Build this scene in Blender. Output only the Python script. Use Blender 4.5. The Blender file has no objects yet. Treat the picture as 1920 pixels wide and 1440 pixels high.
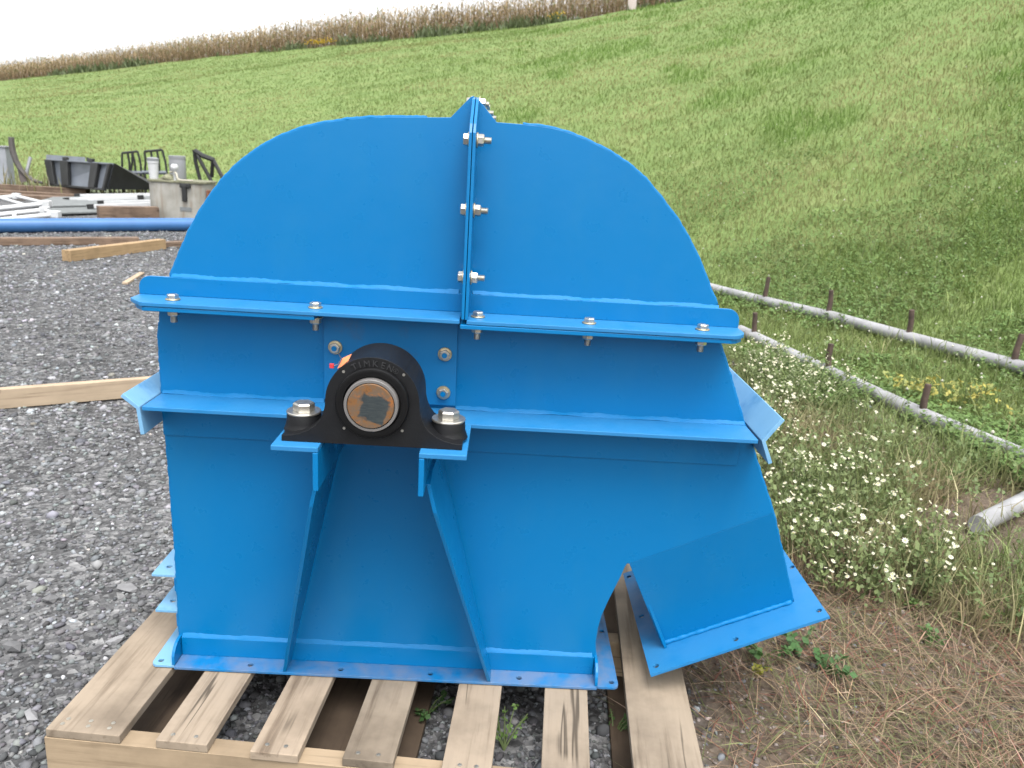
import bpy, bmesh, math, random
import numpy as np
from mathutils import Vector, Matrix
from mathutils.geometry import tessellate_polygon

random.seed(7)
rng = np.random.default_rng(11)
scene = bpy.context.scene
COL = scene.collection
rad = math.radians

# ------------------------------------------------------------------ camera
YAW, PITCH, ROLL, FPX = rad(1.064), rad(15.8), rad(3.455), 1510.0     # fitted on the housing's edges (1920 px wide photo)
CAM = Vector((0.0, -1.49, 1.06))
_f = Vector((math.sin(YAW)*math.cos(PITCH), math.cos(YAW)*math.cos(PITCH), -math.sin(PITCH)))
_r0 = Vector((math.cos(YAW), -math.sin(YAW), 0)); _u0 = _r0.cross(_f)
_r = _r0*math.cos(ROLL) + _u0*math.sin(ROLL); _u = -_r0*math.sin(ROLL) + _u0*math.cos(ROLL)
cam_d = bpy.data.cameras.new('camera'); cam = bpy.data.objects.new('camera', cam_d); COL.objects.link(cam)
cam.matrix_world = Matrix(((_r.x, _u.x, -_f.x, CAM.x), (_r.y, _u.y, -_f.y, CAM.y), (_r.z, _u.z, -_f.z, CAM.z), (0, 0, 0, 1)))
cam_d.sensor_width = 36.0; cam_d.lens = FPX/1920*36.0
cam_d.clip_start = 0.02; cam_d.clip_end = 3000
cam_d.dof.use_dof = True; cam_d.dof.focus_distance = 1.5; cam_d.dof.aperture_fstop = 9.0
scene.camera = cam

def ray(px, py): return _f + _r*((px-960)/FPX) - _u*((py-720)/FPX)
def aty(px, py, y):
    d = ray(px, py); return CAM + d*((y-CAM.y)/d.y)
def atz(px, py, z=-0.13):
    d = ray(px, py); return CAM + d*((z-CAM.z)/d.z)

# ------------------------------------------------------------------ sky, sun, exposure
world = bpy.data.worlds.new('World'); scene.world = world; world.use_nodes = True
wn = world.node_tree; wn.nodes.clear()
sky = wn.nodes.new('ShaderNodeTexSky'); sky.sky_type = 'NISHITA'; sky.sun_disc = False
SUN_EL, SUN_AZ = 66.0, 165.0          # azimuth from +Y clockwise: veiled sun high behind the camera
sky.sun_elevation = rad(SUN_EL); sky.sun_rotation = rad(SUN_AZ); sky.dust_density = 4.0; sky.air_density = 1.0
hs = wn.nodes.new('ShaderNodeHueSaturation'); hs.inputs['Saturation'].default_value = 0.12     # cloud cover: greyed sky
bg = wn.nodes.new('ShaderNodeBackground'); bg.inputs['Strength'].default_value = 0.15
wo = wn.nodes.new('ShaderNodeOutputWorld')
wn.links.new(sky.outputs[0], hs.inputs['Color']); wn.links.new(hs.outputs[0], bg.inputs['Color']); wn.links.new(bg.outputs[0], wo.inputs['Surface'])
sun_d = bpy.data.lights.new('sun', 'SUN'); sun = bpy.data.objects.new('sun', sun_d); COL.objects.link(sun)
sun_d.energy = 0.8; sun_d.angle = rad(35); sun_d.color = (1.0, 0.96, 0.9)
_sd = Vector((math.sin(rad(SUN_AZ))*math.cos(rad(SUN_EL)), math.cos(rad(SUN_AZ))*math.cos(rad(SUN_EL)), math.sin(rad(SUN_EL))))
sun.rotation_euler = (-_sd).to_track_quat('-Z', 'Y').to_euler()
scene.view_settings.view_transform = 'Standard'; scene.view_settings.look = 'None'
scene.view_settings.exposure = 1.72; scene.view_settings.gamma = 1.0

# ------------------------------------------------------------------ materials
def new_mat(name):
    m = bpy.data.materials.new(name); m.use_nodes = True
    nt = m.node_tree; b = nt.nodes['Principled BSDF']
    return m, nt, b
def N(nt, t, **kw):
    n = nt.nodes.new(t)
    for k, v in kw.items():
        if k in n.inputs: n.inputs[k].default_value = v
        else: setattr(n, k, v)
    return n
def L(nt, a, b): nt.links.new(a, b)
def coords(nt, kind='Object', scale=None):
    t = N(nt, 'ShaderNodeTexCoord')
    if scale is None: return t.outputs[kind]
    mp = N(nt, 'ShaderNodeMapping'); mp.inputs['Scale'].default_value = scale
    L(nt, t.outputs[kind], mp.inputs['Vector']); return mp.outputs[0]
def noise(nt, vec, scale, detail=4, rough=0.55):
    n = N(nt, 'ShaderNodeTexNoise'); n.inputs['Scale'].default_value = scale; n.inputs['Detail'].default_value = detail
    n.inputs['Roughness'].default_value = rough; L(nt, vec, n.inputs['Vector']); return n.outputs['Fac']
def ramp(nt, fac, stops):
    r = N(nt, 'ShaderNodeValToRGB'); e = r.color_ramp.elements
    while len(e) < len(stops): e.new(0.5)
    for i, (p, c) in enumerate(stops):
        e[i].position = p; e[i].color = (c[0], c[1], c[2], 1) if not isinstance(c, (int, float)) else (c, c, c, 1)
    L(nt, fac, r.inputs['Fac']); return r.outputs['Color']
def mixc(nt, fac, a, b, mode='MIX'):
    m = N(nt, 'ShaderNodeMix', data_type='RGBA', blend_type=mode)
    for s, v in ((0, fac), (6, a), (7, b)):
        if isinstance(v, (int, float)): m.inputs[s].default_value = v
        elif isinstance(v, (tuple, list)): m.inputs[s].default_value = (v[0], v[1], v[2], 1)
        else: L(nt, v, m.inputs[s])
    return m.outputs[2]
def bump(nt, h, strength, dist, b):
    n = N(nt, 'ShaderNodeBump'); n.inputs['Strength'].default_value = strength; n.inputs['Distance'].default_value = dist
    L(nt, h, n.inputs['Height']); L(nt, n.outputs[0], b.inputs['Normal'])
def simple(name, col, rough=0.5, metal=0.0, var=0.25, scale=12, bmp=0.15, bdist=0.002):
    m, nt, b = new_mat(name); v = coords(nt)
    f = noise(nt, v, scale, 5); kk = 0.8 if metal > 0.5 else 0.68; col = tuple(c*kk for c in col)
    lo = tuple(c*(1-var) for c in col); hi = tuple(min(1, c*(1+var)) for c in col)
    L(nt, ramp(nt, f, [(0.3, lo), (0.7, hi)]), b.inputs['Base Color'])
    b.inputs['Roughness'].default_value = rough; b.inputs['Metallic'].default_value = metal
    if bmp: bump(nt, noise(nt, v, scale*6, 3), bmp, bdist, b)
    return m
def attr_mat(name, col, rough=0.7, trans=0.0, spec=0.3):
    m, nt, b = new_mat(name)
    a = N(nt, 'ShaderNodeAttribute', attribute_name='Col')
    col = tuple(c*0.70 for c in col)
    L(nt, mixc(nt, 1.0, a.outputs['Color'], col, 'MULTIPLY'), b.inputs['Base Color'])
    b.inputs['Roughness'].default_value = rough; b.inputs['Specular IOR Level'].default_value = spec
    if trans:
        out = nt.nodes['Material Output']; tr = N(nt, 'ShaderNodeBsdfTranslucent')
        L(nt, mixc(nt, 1.0, a.outputs['Color'], col, 'MULTIPLY'), tr.inputs['Color'])
        ms = N(nt, 'ShaderNodeMixShader'); ms.inputs[0].default_value = trans
        L(nt, b.outputs[0], ms.inputs[1]); L(nt, tr.outputs[0], ms.inputs[2]); L(nt, ms.outputs[0], out.inputs['Surface'])
    return m

def paint_mat(name, dusty=0.0, dust_glare_col=(0.15, 0.155, 0.19), lo=0.36, hi=0.62):  # overlay colour
    m, nt, b = new_mat(name)
    v = coords(nt, 'Object')
    base = mixc(nt, noise(nt, v, 3.0, 3), (0.0003, 0.113, 0.292), (0.0004, 0.126, 0.320))
    if dusty:
        dm = ramp(nt, noise(nt, v, 14, 6, 0.65), [(lo, 0.0), (hi, 1.0)])
        base = mixc(nt, mixc(nt, 1.0, dm, (dusty, dusty, dusty), 'MULTIPLY'), base, dust_glare_col)
    sm = ramp(nt, noise(nt, coords(nt, 'Object', (3, 3, 1.2)), 3.0, 6, 0.62), [(0.50, 0.0), (0.74, 0.16)])
    base = mixc(nt, sm, base, (0.02, 0.15, 0.27))
    L(nt, base, b.inputs['Base Color'])
    r = ramp(nt, noise(nt, v, 22, 4), [(0.3, 0.26), (0.7, 0.34)]) if not dusty else ramp(nt, noise(nt, v, 22, 4), [(0.3, 0.42), (0.7, 0.65)])
    L(nt, r, b.inputs['Roughness']); b.inputs['Specular IOR Level'].default_value = 0.30
    nb = N(nt, 'ShaderNodeMath', operation='ADD')
    L(nt, noise(nt, v, 60, 2), nb.inputs[0]); L(nt, noise(nt, v, 1.7, 2), nb.inputs[1])
    bump(nt, nb.outputs[0], 0.035, 0.004, b)
    return m

def wood_mat(name, light, dark, grain_axis='Y', age=0.35, rough=0.75):
    m, nt, b = new_mat(name)
    light = tuple(c*0.86 for c in light); dark = tuple(c*0.80 for c in dark)
    oi = N(nt, 'ShaderNodeObjectInfo'); t = N(nt, 'ShaderNodeTexCoord')
    off = N(nt, 'ShaderNodeVectorMath', operation='MULTIPLY_ADD')
    rv = N(nt, 'ShaderNodeCombineXYZ')
    for i in range(3): L(nt, oi.outputs['Random'], rv.inputs[i])
    L(nt, rv.outputs[0], off.inputs[0]); off.inputs[1].default_value = (31, 17, 23); L(nt, t.outputs['Object'], off.inputs[2])
    sc = {'X': (1.2, 22, 22), 'Y': (22, 1.2, 22)}[grain_axis]
    mp = N(nt, 'ShaderNodeMapping'); mp.inputs['Scale'].default_value = sc; L(nt, off.outputs[0], mp.inputs['Vector'])
    g = noise(nt, mp.outputs[0], 2.2, 7, 0.6)
    c = ramp(nt, g, [(0.28, dark), (0.46, light), (0.62, tuple(x*1.08 for x in light)), (0.8, tuple((a+d)/2 for a, d in zip(light, dark)))])
    st = ramp(nt, noise(nt, off.outputs[0], 5.5, 5, 0.6), [(0.42, 0.0), (0.7, 1.0)])
    c = mixc(nt, mixc(nt, 1.0, st, (age, age, age), 'MULTIPLY'), c, tuple(x*0.45 for x in dark))
    kn = N(nt, 'ShaderNodeTexVoronoi'); kn.inputs['Scale'].default_value = 3.2; L(nt, off.outputs[0], kn.inputs['Vector'])
    kf = ramp(nt, kn.outputs['Distance'], [(0.03, 0.75), (0.075, 0.0)])
    c = mixc(nt, kf, c, tuple(x*0.35 for x in dark))
    mp2 = N(nt, 'ShaderNodeMapping'); mp2.inputs['Scale'].default_value = tuple(0.75 if k == 1.2 else 17 for k in sc); L(nt, off.outputs[0], mp2.inputs['Vector'])
    cr = ramp(nt, noise(nt, mp2.outputs[0], 1.0, 3, 0.5), [(0.484, 0.0), (0.497, 0.8), (0.503, 0.8), (0.516, 0.0)])
    cr = mixc(nt, 1.0, cr, ramp(nt, noise(nt, off.outputs[0], 4.0, 2), [(0.5, 0.0), (0.62, 1.0)]), 'MULTIPLY')
    c = mixc(nt, cr, c, tuple(x*0.22 for x in dark))
    hv = N(nt, 'ShaderNodeMixRGB', blend_type='MULTIPLY'); hv.inputs[0].default_value = 1.0
    L(nt, c, hv.inputs[1]); L(nt, ramp(nt, oi.outputs['Random'], [(0, (0.86, 0.85, 0.83)), (1, (1.06, 1.02, 0.98))]), hv.inputs[2])
    L(nt, hv.outputs[0], b.inputs['Base Color']); b.inputs['Roughness'].default_value = rough
    b.inputs['Specular IOR Level'].default_value = 0.25
    bump(nt, g, 0.35, 0.002, b)
    return m

M = {}
M['paint'] = paint_mat('blue_paint'); M['dusty'] = paint_mat('blue_paint_dusty', 0.55)
M['glare'] = paint_mat('blue_paint_sky_glare', 0.16, (0.10, 0.25, 0.42), 0.15, 0.5); M['smudge'] = paint_mat('blue_paint_smudged', 0.55, (0.05, 0.075, 0.10), 0.56, 0.74); M['glare_pale'] = paint_mat('blue_paint_pale_sky_glare', 0.55, (0.24, 0.42, 0.55), 0.1, 0.45)  # the two pale blues paint sky glare on flanges and legs into the colour
M['weld'] = M['paint'].copy(); _wb = M['weld'].node_tree.nodes['Principled BSDF']; M['weld'].node_tree.links.remove(_wb.inputs['Roughness'].links[0])
_wb.inputs['Roughness'].default_value = 0.55; _wb.inputs['Specular IOR Level'].default_value = 0.2
M['zinc'] = simple('zinc_steel', (0.62, 0.60, 0.55), 0.30, 0.9, 0.15, 60, 0.1, 0.0005)
M['zinc_y'] = simple('yellow_zinc', (0.62, 0.53, 0.36), 0.35, 0.8, 0.15, 60, 0.1, 0.0005)
M['thread'] = simple('thread_steel', (0.42, 0.39, 0.33), 0.45, 0.8, 0.2, 60, 0.1, 0.0005)
M['casting'] = simple('black_casting', (0.0065, 0.007, 0.0085), 0.5, 0.0, 0.25, 40, 0.35, 0.001)
M['seal'] = simple('black_seal', (0.004, 0.004, 0.0045), 0.38, 0.0, 0.2, 40, 0.1, 0.0005)
M['collar'] = simple('steel_collar', (0.20, 0.19, 0.185), 0.5, 0.25, 0.1, 60, 0.1, 0.0005)
for _k in ('casting', 'seal'): M[_k].node_tree.nodes['Principled BSDF'].inputs['Specular IOR Level'].default_value = 0.28
M['orange'] = simple('orange_card', (0.75, 0.22, 0.08), 0.7, 0, 0.1, 60, 0)
M['red'] = simple('red_plastic', (0.62, 0.04, 0.05), 0.4, 0, 0.1, 60, 0)
M['wire'] = simple('tag_wire', (0.20, 0.17, 0.20), 0.4, 0.6, 0.1, 60, 0)
M['pallet'] = wood_mat('pallet_wood', (0.285, 0.236, 0.182), (0.155, 0.120, 0.088), 'Y', 0.6)
M['pallet_x'] = wood_mat('pallet_wood_stringer', (0.32, 0.25, 0.17), (0.19, 0.14, 0.09), 'X', 0.45)
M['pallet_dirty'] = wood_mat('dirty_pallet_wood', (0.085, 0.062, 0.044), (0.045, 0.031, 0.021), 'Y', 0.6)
M['plank'] = wood_mat('fresh_lumber', (0.37, 0.30, 0.22), (0.25, 0.19, 0.135), 'X', 0.25)
M['brown'] = wood_mat('weathered_timber', (0.175, 0.125, 0.092), (0.08, 0.052, 0.036), 'X', 0.5)
M['tan'] = wood_mat('tan_timber', (0.36, 0.255, 0.145), (0.24, 0.16, 0.085), 'X', 0.3)
M['bluepipe'] = simple('blue_pvc', (0.05, 0.165, 0.40), 0.35, 0, 0.12, 3, 0.05)
M['galv'] = simple('galvanised', (0.20, 0.215, 0.215), 0.55, 0.15, 0.15, 6, 0.1)
M['galv_pipe'] = simple('galvanised_pipe', (0.36, 0.36, 0.37), 0.55, 0.15, 0.3, 9, 0.2)
M['stub'] = simple('rusty_stub', (0.085, 0.055, 0.042), 0.8, 0.1, 0.5, 18, 0.4)
M['white'] = simple('white_paint', (0.62, 0.63, 0.64), 0.35, 0, 0.06, 5, 0.05)
M['black'] = simple('black_steel', (0.014, 0.015, 0.015), 0.5, 0.1, 0.4, 6, 0.2)
M['greybk'] = simple('grey_bucket_paint', (0.15, 0.17, 0.20), 0.4, 0.1, 0.2, 3, 0.15)
M['greydrum'] = simple('grey_plastic', (0.26, 0.27, 0.285), 0.5, 0, 0.12, 4, 0.05)
M['tarp'] = simple('blue_tarp', (0.06, 0.26, 0.66), 0.4, 0, 0.2, 5, 0.2)
M['rust'] = simple('rust', (0.17, 0.07, 0.04), 0.9, 0, 0.5, 8, 0.5, 0.01)
M['moss'] = simple('grimy_lid', (0.20, 0.20, 0.13), 0.9, 0, 0.5, 14, 0.5, 0.01)
M['rope'] = simple('pale_hose', (0.5, 0.47, 0.38), 0.7, 0, 0.2, 10, 0.1)

def tank_mat():
    m, nt, b = new_mat('grimy_grey_tank'); v = coords(nt)
    c = ramp(nt, noise(nt, v, 4, 6, 0.6), [(0.3, (0.30, 0.29, 0.25)), (0.6, (0.44, 0.43, 0.39))])
    c = mixc(nt, ramp(nt, noise(nt, coords(nt, 'Object', (9, 9, 1.5)), 1.6, 5), [(0.5, 0.0), (0.72, 0.6)]), c, (0.24, 0.17, 0.10))
    c = mixc(nt, 1.0, c, (0.6, 0.6, 0.6), 'MULTIPLY')
    L(nt, c, b.inputs['Base Color']); b.inputs['Roughness'].default_value = 0.75; return m
M['tank'] = tank_mat()

def shaft_mat():
    m, nt, b = new_mat('rusty_shaft_end'); v = coords(nt)
    c = ramp(nt, noise(nt, v, 42, 6, 0.65), [(0.30, (0.060, 0.036, 0.022)), (0.42, (0.165, 0.070, 0.017)), (0.55, (0.105, 0.073, 0.048)), (0.68, (0.27, 0.088, 0.010))])
    # cleaned square patch of bare steel, edges broken by noise
    mp = N(nt, 'ShaderNodeMapping'); mp.inputs['Location'].default_value = (-0.0062, 0, 0.0035); mp.inputs['Rotation'].default_value = (0, rad(-18), 0)
    nz = N(nt, 'ShaderNodeTexNoise'); nz.inputs['Scale'].default_value = 60; nz.inputs['Detail'].default_value = 3
    L(nt, v, nz.inputs['Vector'])
    md = N(nt, 'ShaderNodeVectorMath', operation='MULTIPLY_ADD'); md.inputs[1].default_value = (0.022, 0.0, 0.022)
    L(nt, nz.outputs['Color'], md.inputs[0]); L(nt, v, md.inputs[2])
    ad = N(nt, 'ShaderNodeVectorMath', operation='SUBTRACT'); L(nt, md.outputs[0], ad.inputs[0]); ad.inputs[1].default_value = (0.011, 0, 0.011)
    L(nt, ad.outputs[0], mp.inputs['Vector'])
    sx = N(nt, 'ShaderNodeSeparateXYZ'); L(nt, mp.outputs[0], sx.inputs[0])
    ax = N(nt, 'ShaderNodeMath', operation='ABSOLUTE'); az = N(nt, 'ShaderNodeMath', operation='ABSOLUTE'); mx = N(nt, 'ShaderNodeMath', operation='MAXIMUM')
    L(nt, sx.outputs[0], ax.inputs[0]); L(nt, sx.outputs[2], az.inputs[0]); L(nt, ax.outputs[0], mx.inputs[0]); L(nt, az.outputs[0], mx.inputs[1])
    lt = N(nt, 'ShaderNodeMapRange'); lt.inputs['From Min'].default_value = 0.0205; lt.inputs['From Max'].default_value = 0.0240
    lt.inputs['To Min'].default_value = 1; lt.inputs['To Max'].default_value = 0; L(nt, mx.outputs[0], lt.inputs['Value'])
    steel = ramp(nt, noise(nt, coords(nt, 'Object', (8, 8, 40)), 9, 4), [(0.35, (0.016, 0.024, 0.028)), (0.7, (0.034, 0.042, 0.043))])
    L(nt, mixc(nt, 1.0, mixc(nt, lt.outputs[0], c, steel), (0.95, 0.95, 0.95), 'MULTIPLY'), b.inputs['Base Color'])
    b.inputs['Roughness'].default_value = 0.6; b.inputs['Metallic'].default_value = 0.2
    bump(nt, noise(nt, v, 120, 4), 0.3, 0.0006, b)
    return m
M['shaft'] = shaft_mat()

# ------------------------------------------------------------------ helpers
def tag(o, label=None, cat=None, group=None, kind=None):
    if label: o['label'] = label
    if cat: o['category'] = cat
    if group: o['group'] = group
    if kind: o['kind'] = kind
    return o
def empty(name, loc, rz=0.0):
    o = bpy.data.objects.new(name, None); COL.objects.link(o); o.location = loc; o.rotation_euler = (0, 0, rz); o.empty_display_size = 0.1
    return o
class MB:
    def __init__(s): s.v = []; s.f = []
    def add(s, vs, fs):
        k = len(s.v); s.v += [tuple(p) for p in vs]; s.f += [tuple(i+k for i in q) for q in fs]; return s
    def box(s, x0, x1, y0, y1, z0, z1):
        return s.add([(x0,y0,z0),(x1,y0,z0),(x1,y1,z0),(x0,y1,z0),(x0,y0,z1),(x1,y0,z1),(x1,y1,z1),(x0,y1,z1)],
                     [(0,3,2,1),(4,5,6,7),(0,1,5,4),(1,2,6,5),(2,3,7,6),(3,0,4,7)])
    def prism(s, loops, fn, t0, t1):
        """loops: outer polygon + holes in 2D (p,q); fn(p,q,t)->xyz; extruded from t0 to t1."""
        if not isinstance(loops[0][0], (tuple, list)): loops = [loops]
        flat = [pt for lp in loops for pt in lp]
        tris = tessellate_polygon([[Vector((a, b, 0)) for a, b in lp] for lp in loops])
        n = len(flat)
        vs = [fn(a, b, t0) for a, b in flat] + [fn(a, b, t1) for a, b in flat]
        fs = [tuple(t) for t in tris] + [tuple(i+n for i in reversed(t)) for t in tris]
        k = 0
        for lp in loops:
            m = len(lp)
            for i in range(m): a, c = k+i, k+(i+1) % m; fs.append((a, c, c+n, a+n))
            k += m
        return s.add(vs, fs)
    def tube(s, path, r, seg=8, cap=True, rfn=None):
        path = [Vector(p) for p in path]; rings = []
        up = None
        for i, p in enumerate(path):
            d = (path[min(i+1, len(path)-1)] - path[max(i-1, 0)]).normalized()
            if up is None: up = Vector((0, 0, 1)) if abs(d.z) < 0.9 else Vector((1, 0, 0))
            a = d.cross(up).normalized(); b = a.cross(d).normalized(); up = b
            rr = rfn(i) if rfn else (r[i] if isinstance(r, (list, tuple)) else r)
            rings.append([p + (a*math.cos(2*math.pi*k/seg) + b*math.sin(2*math.pi*k/seg))*rr for k in range(seg)])
        vs = [q for rg in rings for q in rg]; fs = []
        for i in range(len(rings)-1):
            for k in range(seg):
                a = i*seg+k; b = i*seg+(k+1) % seg; fs.append((a, b, b+seg, a+seg))
        if cap: fs += [tuple(range(seg-1, -1, -1)), tuple(range((len(rings)-1)*seg, len(rings)*seg))]
        return s.add(vs, fs)
    def lathe(s, prof, axis_fn, seg=32):
        """prof: list of (r,h); axis_fn(a,b,h)->xyz with a,b in the disc plane."""
        vs = []; fs = []
        for r, h in prof:
            for k in range(seg): t = 2*math.pi*k/seg; vs.append(axis_fn(r*math.cos(t), r*math.sin(t), h))
        for i in range(len(prof)-1):
            for k in range(seg): a = i*seg+k; b = i*seg+(k+1) % seg; fs.append((a, b, b+seg, a+seg))
        fs.append(tuple(range(seg-1, -1, -1))); fs.append(tuple(range((len(prof)-1)*seg, len(prof)*seg)))
        return s.add(vs, fs)
    def build(s, name, mat, parent=None, bevel=0, smooth=False, seg=2, loc=None):
        me = bpy.data.meshes.new(name); me.from_pydata(s.v, [], s.f); me.validate()
        bm = bmesh.new(); bm.from_mesh(me); bmesh.ops.recalc_face_normals(bm, faces=bm.faces); bm.to_mesh(me); bm.free()
        me.materials.append(mat)
        if smooth:
            me.shade_smooth() if smooth is True else me.shade_smooth()
            if smooth is not True: me.set_sharp_from_angle(angle=rad(smooth))
        o = bpy.data.objects.new(name, me); COL.objects.link(o)
        if parent is not None: o.parent = parent
        if loc is not None: o.location = loc
        if bevel:
            b = o.modifiers.new('bevel', 'BEVEL'); b.width = bevel; b.segments = seg; b.limit_method = 'ANGLE'; b.angle_limit = rad(40)
        return o
def copy_tree(o, parent=None):
    c = o.copy(); COL.objects.link(c); c.parent = parent
    for ch in list(o.children): copy_tree(ch, c)
    return c
def circ(cx, cy, r, n=14): return [(cx+r*math.cos(2*math.pi*i/n), cy+r*math.sin(2*math.pi*i/n)) for i in range(n)]
def arc(cx, cy, r, a0, a1, n=6): return [(cx+r*math.cos(rad(a0+(a1-a0)*i/n)), cy+r*math.sin(rad(a0+(a1-a0)*i/n))) for i in range(n+1)]
XZ = lambda p, q, t: (p, t, q)      # polygon in x-z, extruded in y
XY = lambda p, q, t: (p, q, t)
YZ = lambda p, q, t: (t, p, q)
def array_mesh(name, verts, tris, mat, cols=None, parent=None, smooth=False):
    verts = np.asarray(verts, np.float32).reshape(-1, 3); tris = np.asarray(tris, np.int32).reshape(-1, 3)
    me = bpy.data.meshes.new(name)
    me.vertices.add(len(verts)); me.vertices.foreach_set('co', verts.ravel())
    me.loops.add(tris.size); me.loops.foreach_set('vertex_index', tris.ravel())
    me.polygons.add(len(tris)); me.polygons.foreach_set('loop_start', np.arange(0, tris.size, 3, dtype=np.int32))
    me.polygons.foreach_set('loop_total', np.full(len(tris), 3, np.int32))
    if cols is not None:
        a = me.color_attributes.new('Col', 'FLOAT_COLOR', 'POINT')
        c4 = np.ones((len(verts), 4), np.float32); c4[:, :3] = cols; a.data.foreach_set('color', c4.ravel())
    me.update(calc_edges=True)
    if smooth: me.shade_smooth()
    me.materials.append(mat)
    o = bpy.data.objects.new(name, me); COL.objects.link(o)
    if parent is not None: o.parent = parent
    return o
def vnoise(x, y, seed=0):
    x = np.asarray(x, float); y = np.asarray(y, float)
    xi = np.floor(x).astype(np.int64); yi = np.floor(y).astype(np.int64); fx = x-xi; fy = y-yi
    fx = fx*fx*(3-2*fx); fy = fy*fy*(3-2*fy)
    def h(a, b):
        n = (a*374761393 + b*668265263 + seed*982451653) & 0x7fffffff
        n = ((n ^ (n >> 13))*1274126177) & 0x7fffffff
        return ((n ^ (n >> 16)) & 0xffff)/65535.0
    return (h(xi,yi)*(1-fx)+h(xi+1,yi)*fx)*(1-fy) + (h(xi,yi+1)*(1-fx)+h(xi+1,yi+1)*fx)*fy
def fbm(x, y, seed=0, o=3): return sum(vnoise(np.asarray(x)*2**i, np.asarray(y)*2**i, seed+i)*0.5**i for i in range(o))/sum(0.5**i for i in range(o))

# ------------------------------------------------------------------ terrain
G = -0.13
PH = np.array([-180, -110, -70, -45, -30.9, -25.3, -19.2, -11.4, -5.9, 1.0, 7.2, 10.2, 20, 33, 60, 110, 180.0])
EDGE = np.array([140, 140, 140, 125, 105, 95, 85, 72, 69, 67, 64, 62, 58, 55, 55, 80, 140.0])       # distance of the field edge from the yard's viewpoint
ELEV = np.array([0, 0, 0, 0.012, 0.042, 0.0624, 0.0851, 0.1097, 0.1255, 0.1446, 0.1665, 0.177, 0.225, 0.30, 0.30, 0.06, 0.0])
TOER = np.array([30, 30, 26, 21, 19, 18.5, 16.5, 14, 12, 10, 8.6, 8, 6.2, 5.0, 4.4, 6, 30.0])
GRSR = np.array([30, 30, 26, 21, 18.6, 18, 15.5, 12.5, 10.5, 8.5, 7.0, 6.2, 4.6, 3.7, 3.4, 6, 30.0])
def polar_of(x, y):
    dx = np.asarray(x, float)-CAM.x; dy = np.asarray(y, float)-CAM.y
    return np.hypot(dx, dy), np.degrees(np.arctan2(dx, dy))
def gz(x, y):
    r, p = polar_of(x, y); de = np.interp(p, PH, EDGE); r0 = np.interp(p, PH, TOER); hc = np.interp(p, PH, ELEV)*de + CAM.z - G
    hc = np.where(np.interp(p, PH, ELEV) <= 0.0, 0.0, hc)
    q = np.clip((r-r0)/(de-r0), 0, None)
    pr = np.where(q < 1, q*q/(q+0.04)*1.04, 1.0 + 0.004*(q-1))
    wob = 0.13*(fbm(np.asarray(x)*0.33, np.asarray(y)*0.33, 5)-0.5)*np.clip((r-r0)/2.5, 0, 1)
    und = 0.018*(fbm(np.asarray(x)*1.3, np.asarray(y)*1.3, 9)-0.5)
    return G + hc*pr + wob + und
def zone(x, y):
    """grass weight, soil weight (the rest is gravel)"""
    x = np.asarray(x, float); y = np.asarray(y, float); r, p = polar_of(x, y)
    n = fbm(x*1.8, y*1.8, 21)-0.5
    rg = np.interp(p, PH, GRSR)
    grass = np.clip((r-rg+n*1.6)/(0.14*rg), 0, 1)
    edge = 0.27 + 0.10*np.clip(y, -1, 6) + n*0.35
    soil = np.clip((x-edge)/0.2, 0, 1)*(1-grass)
    return grass, soil

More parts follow.
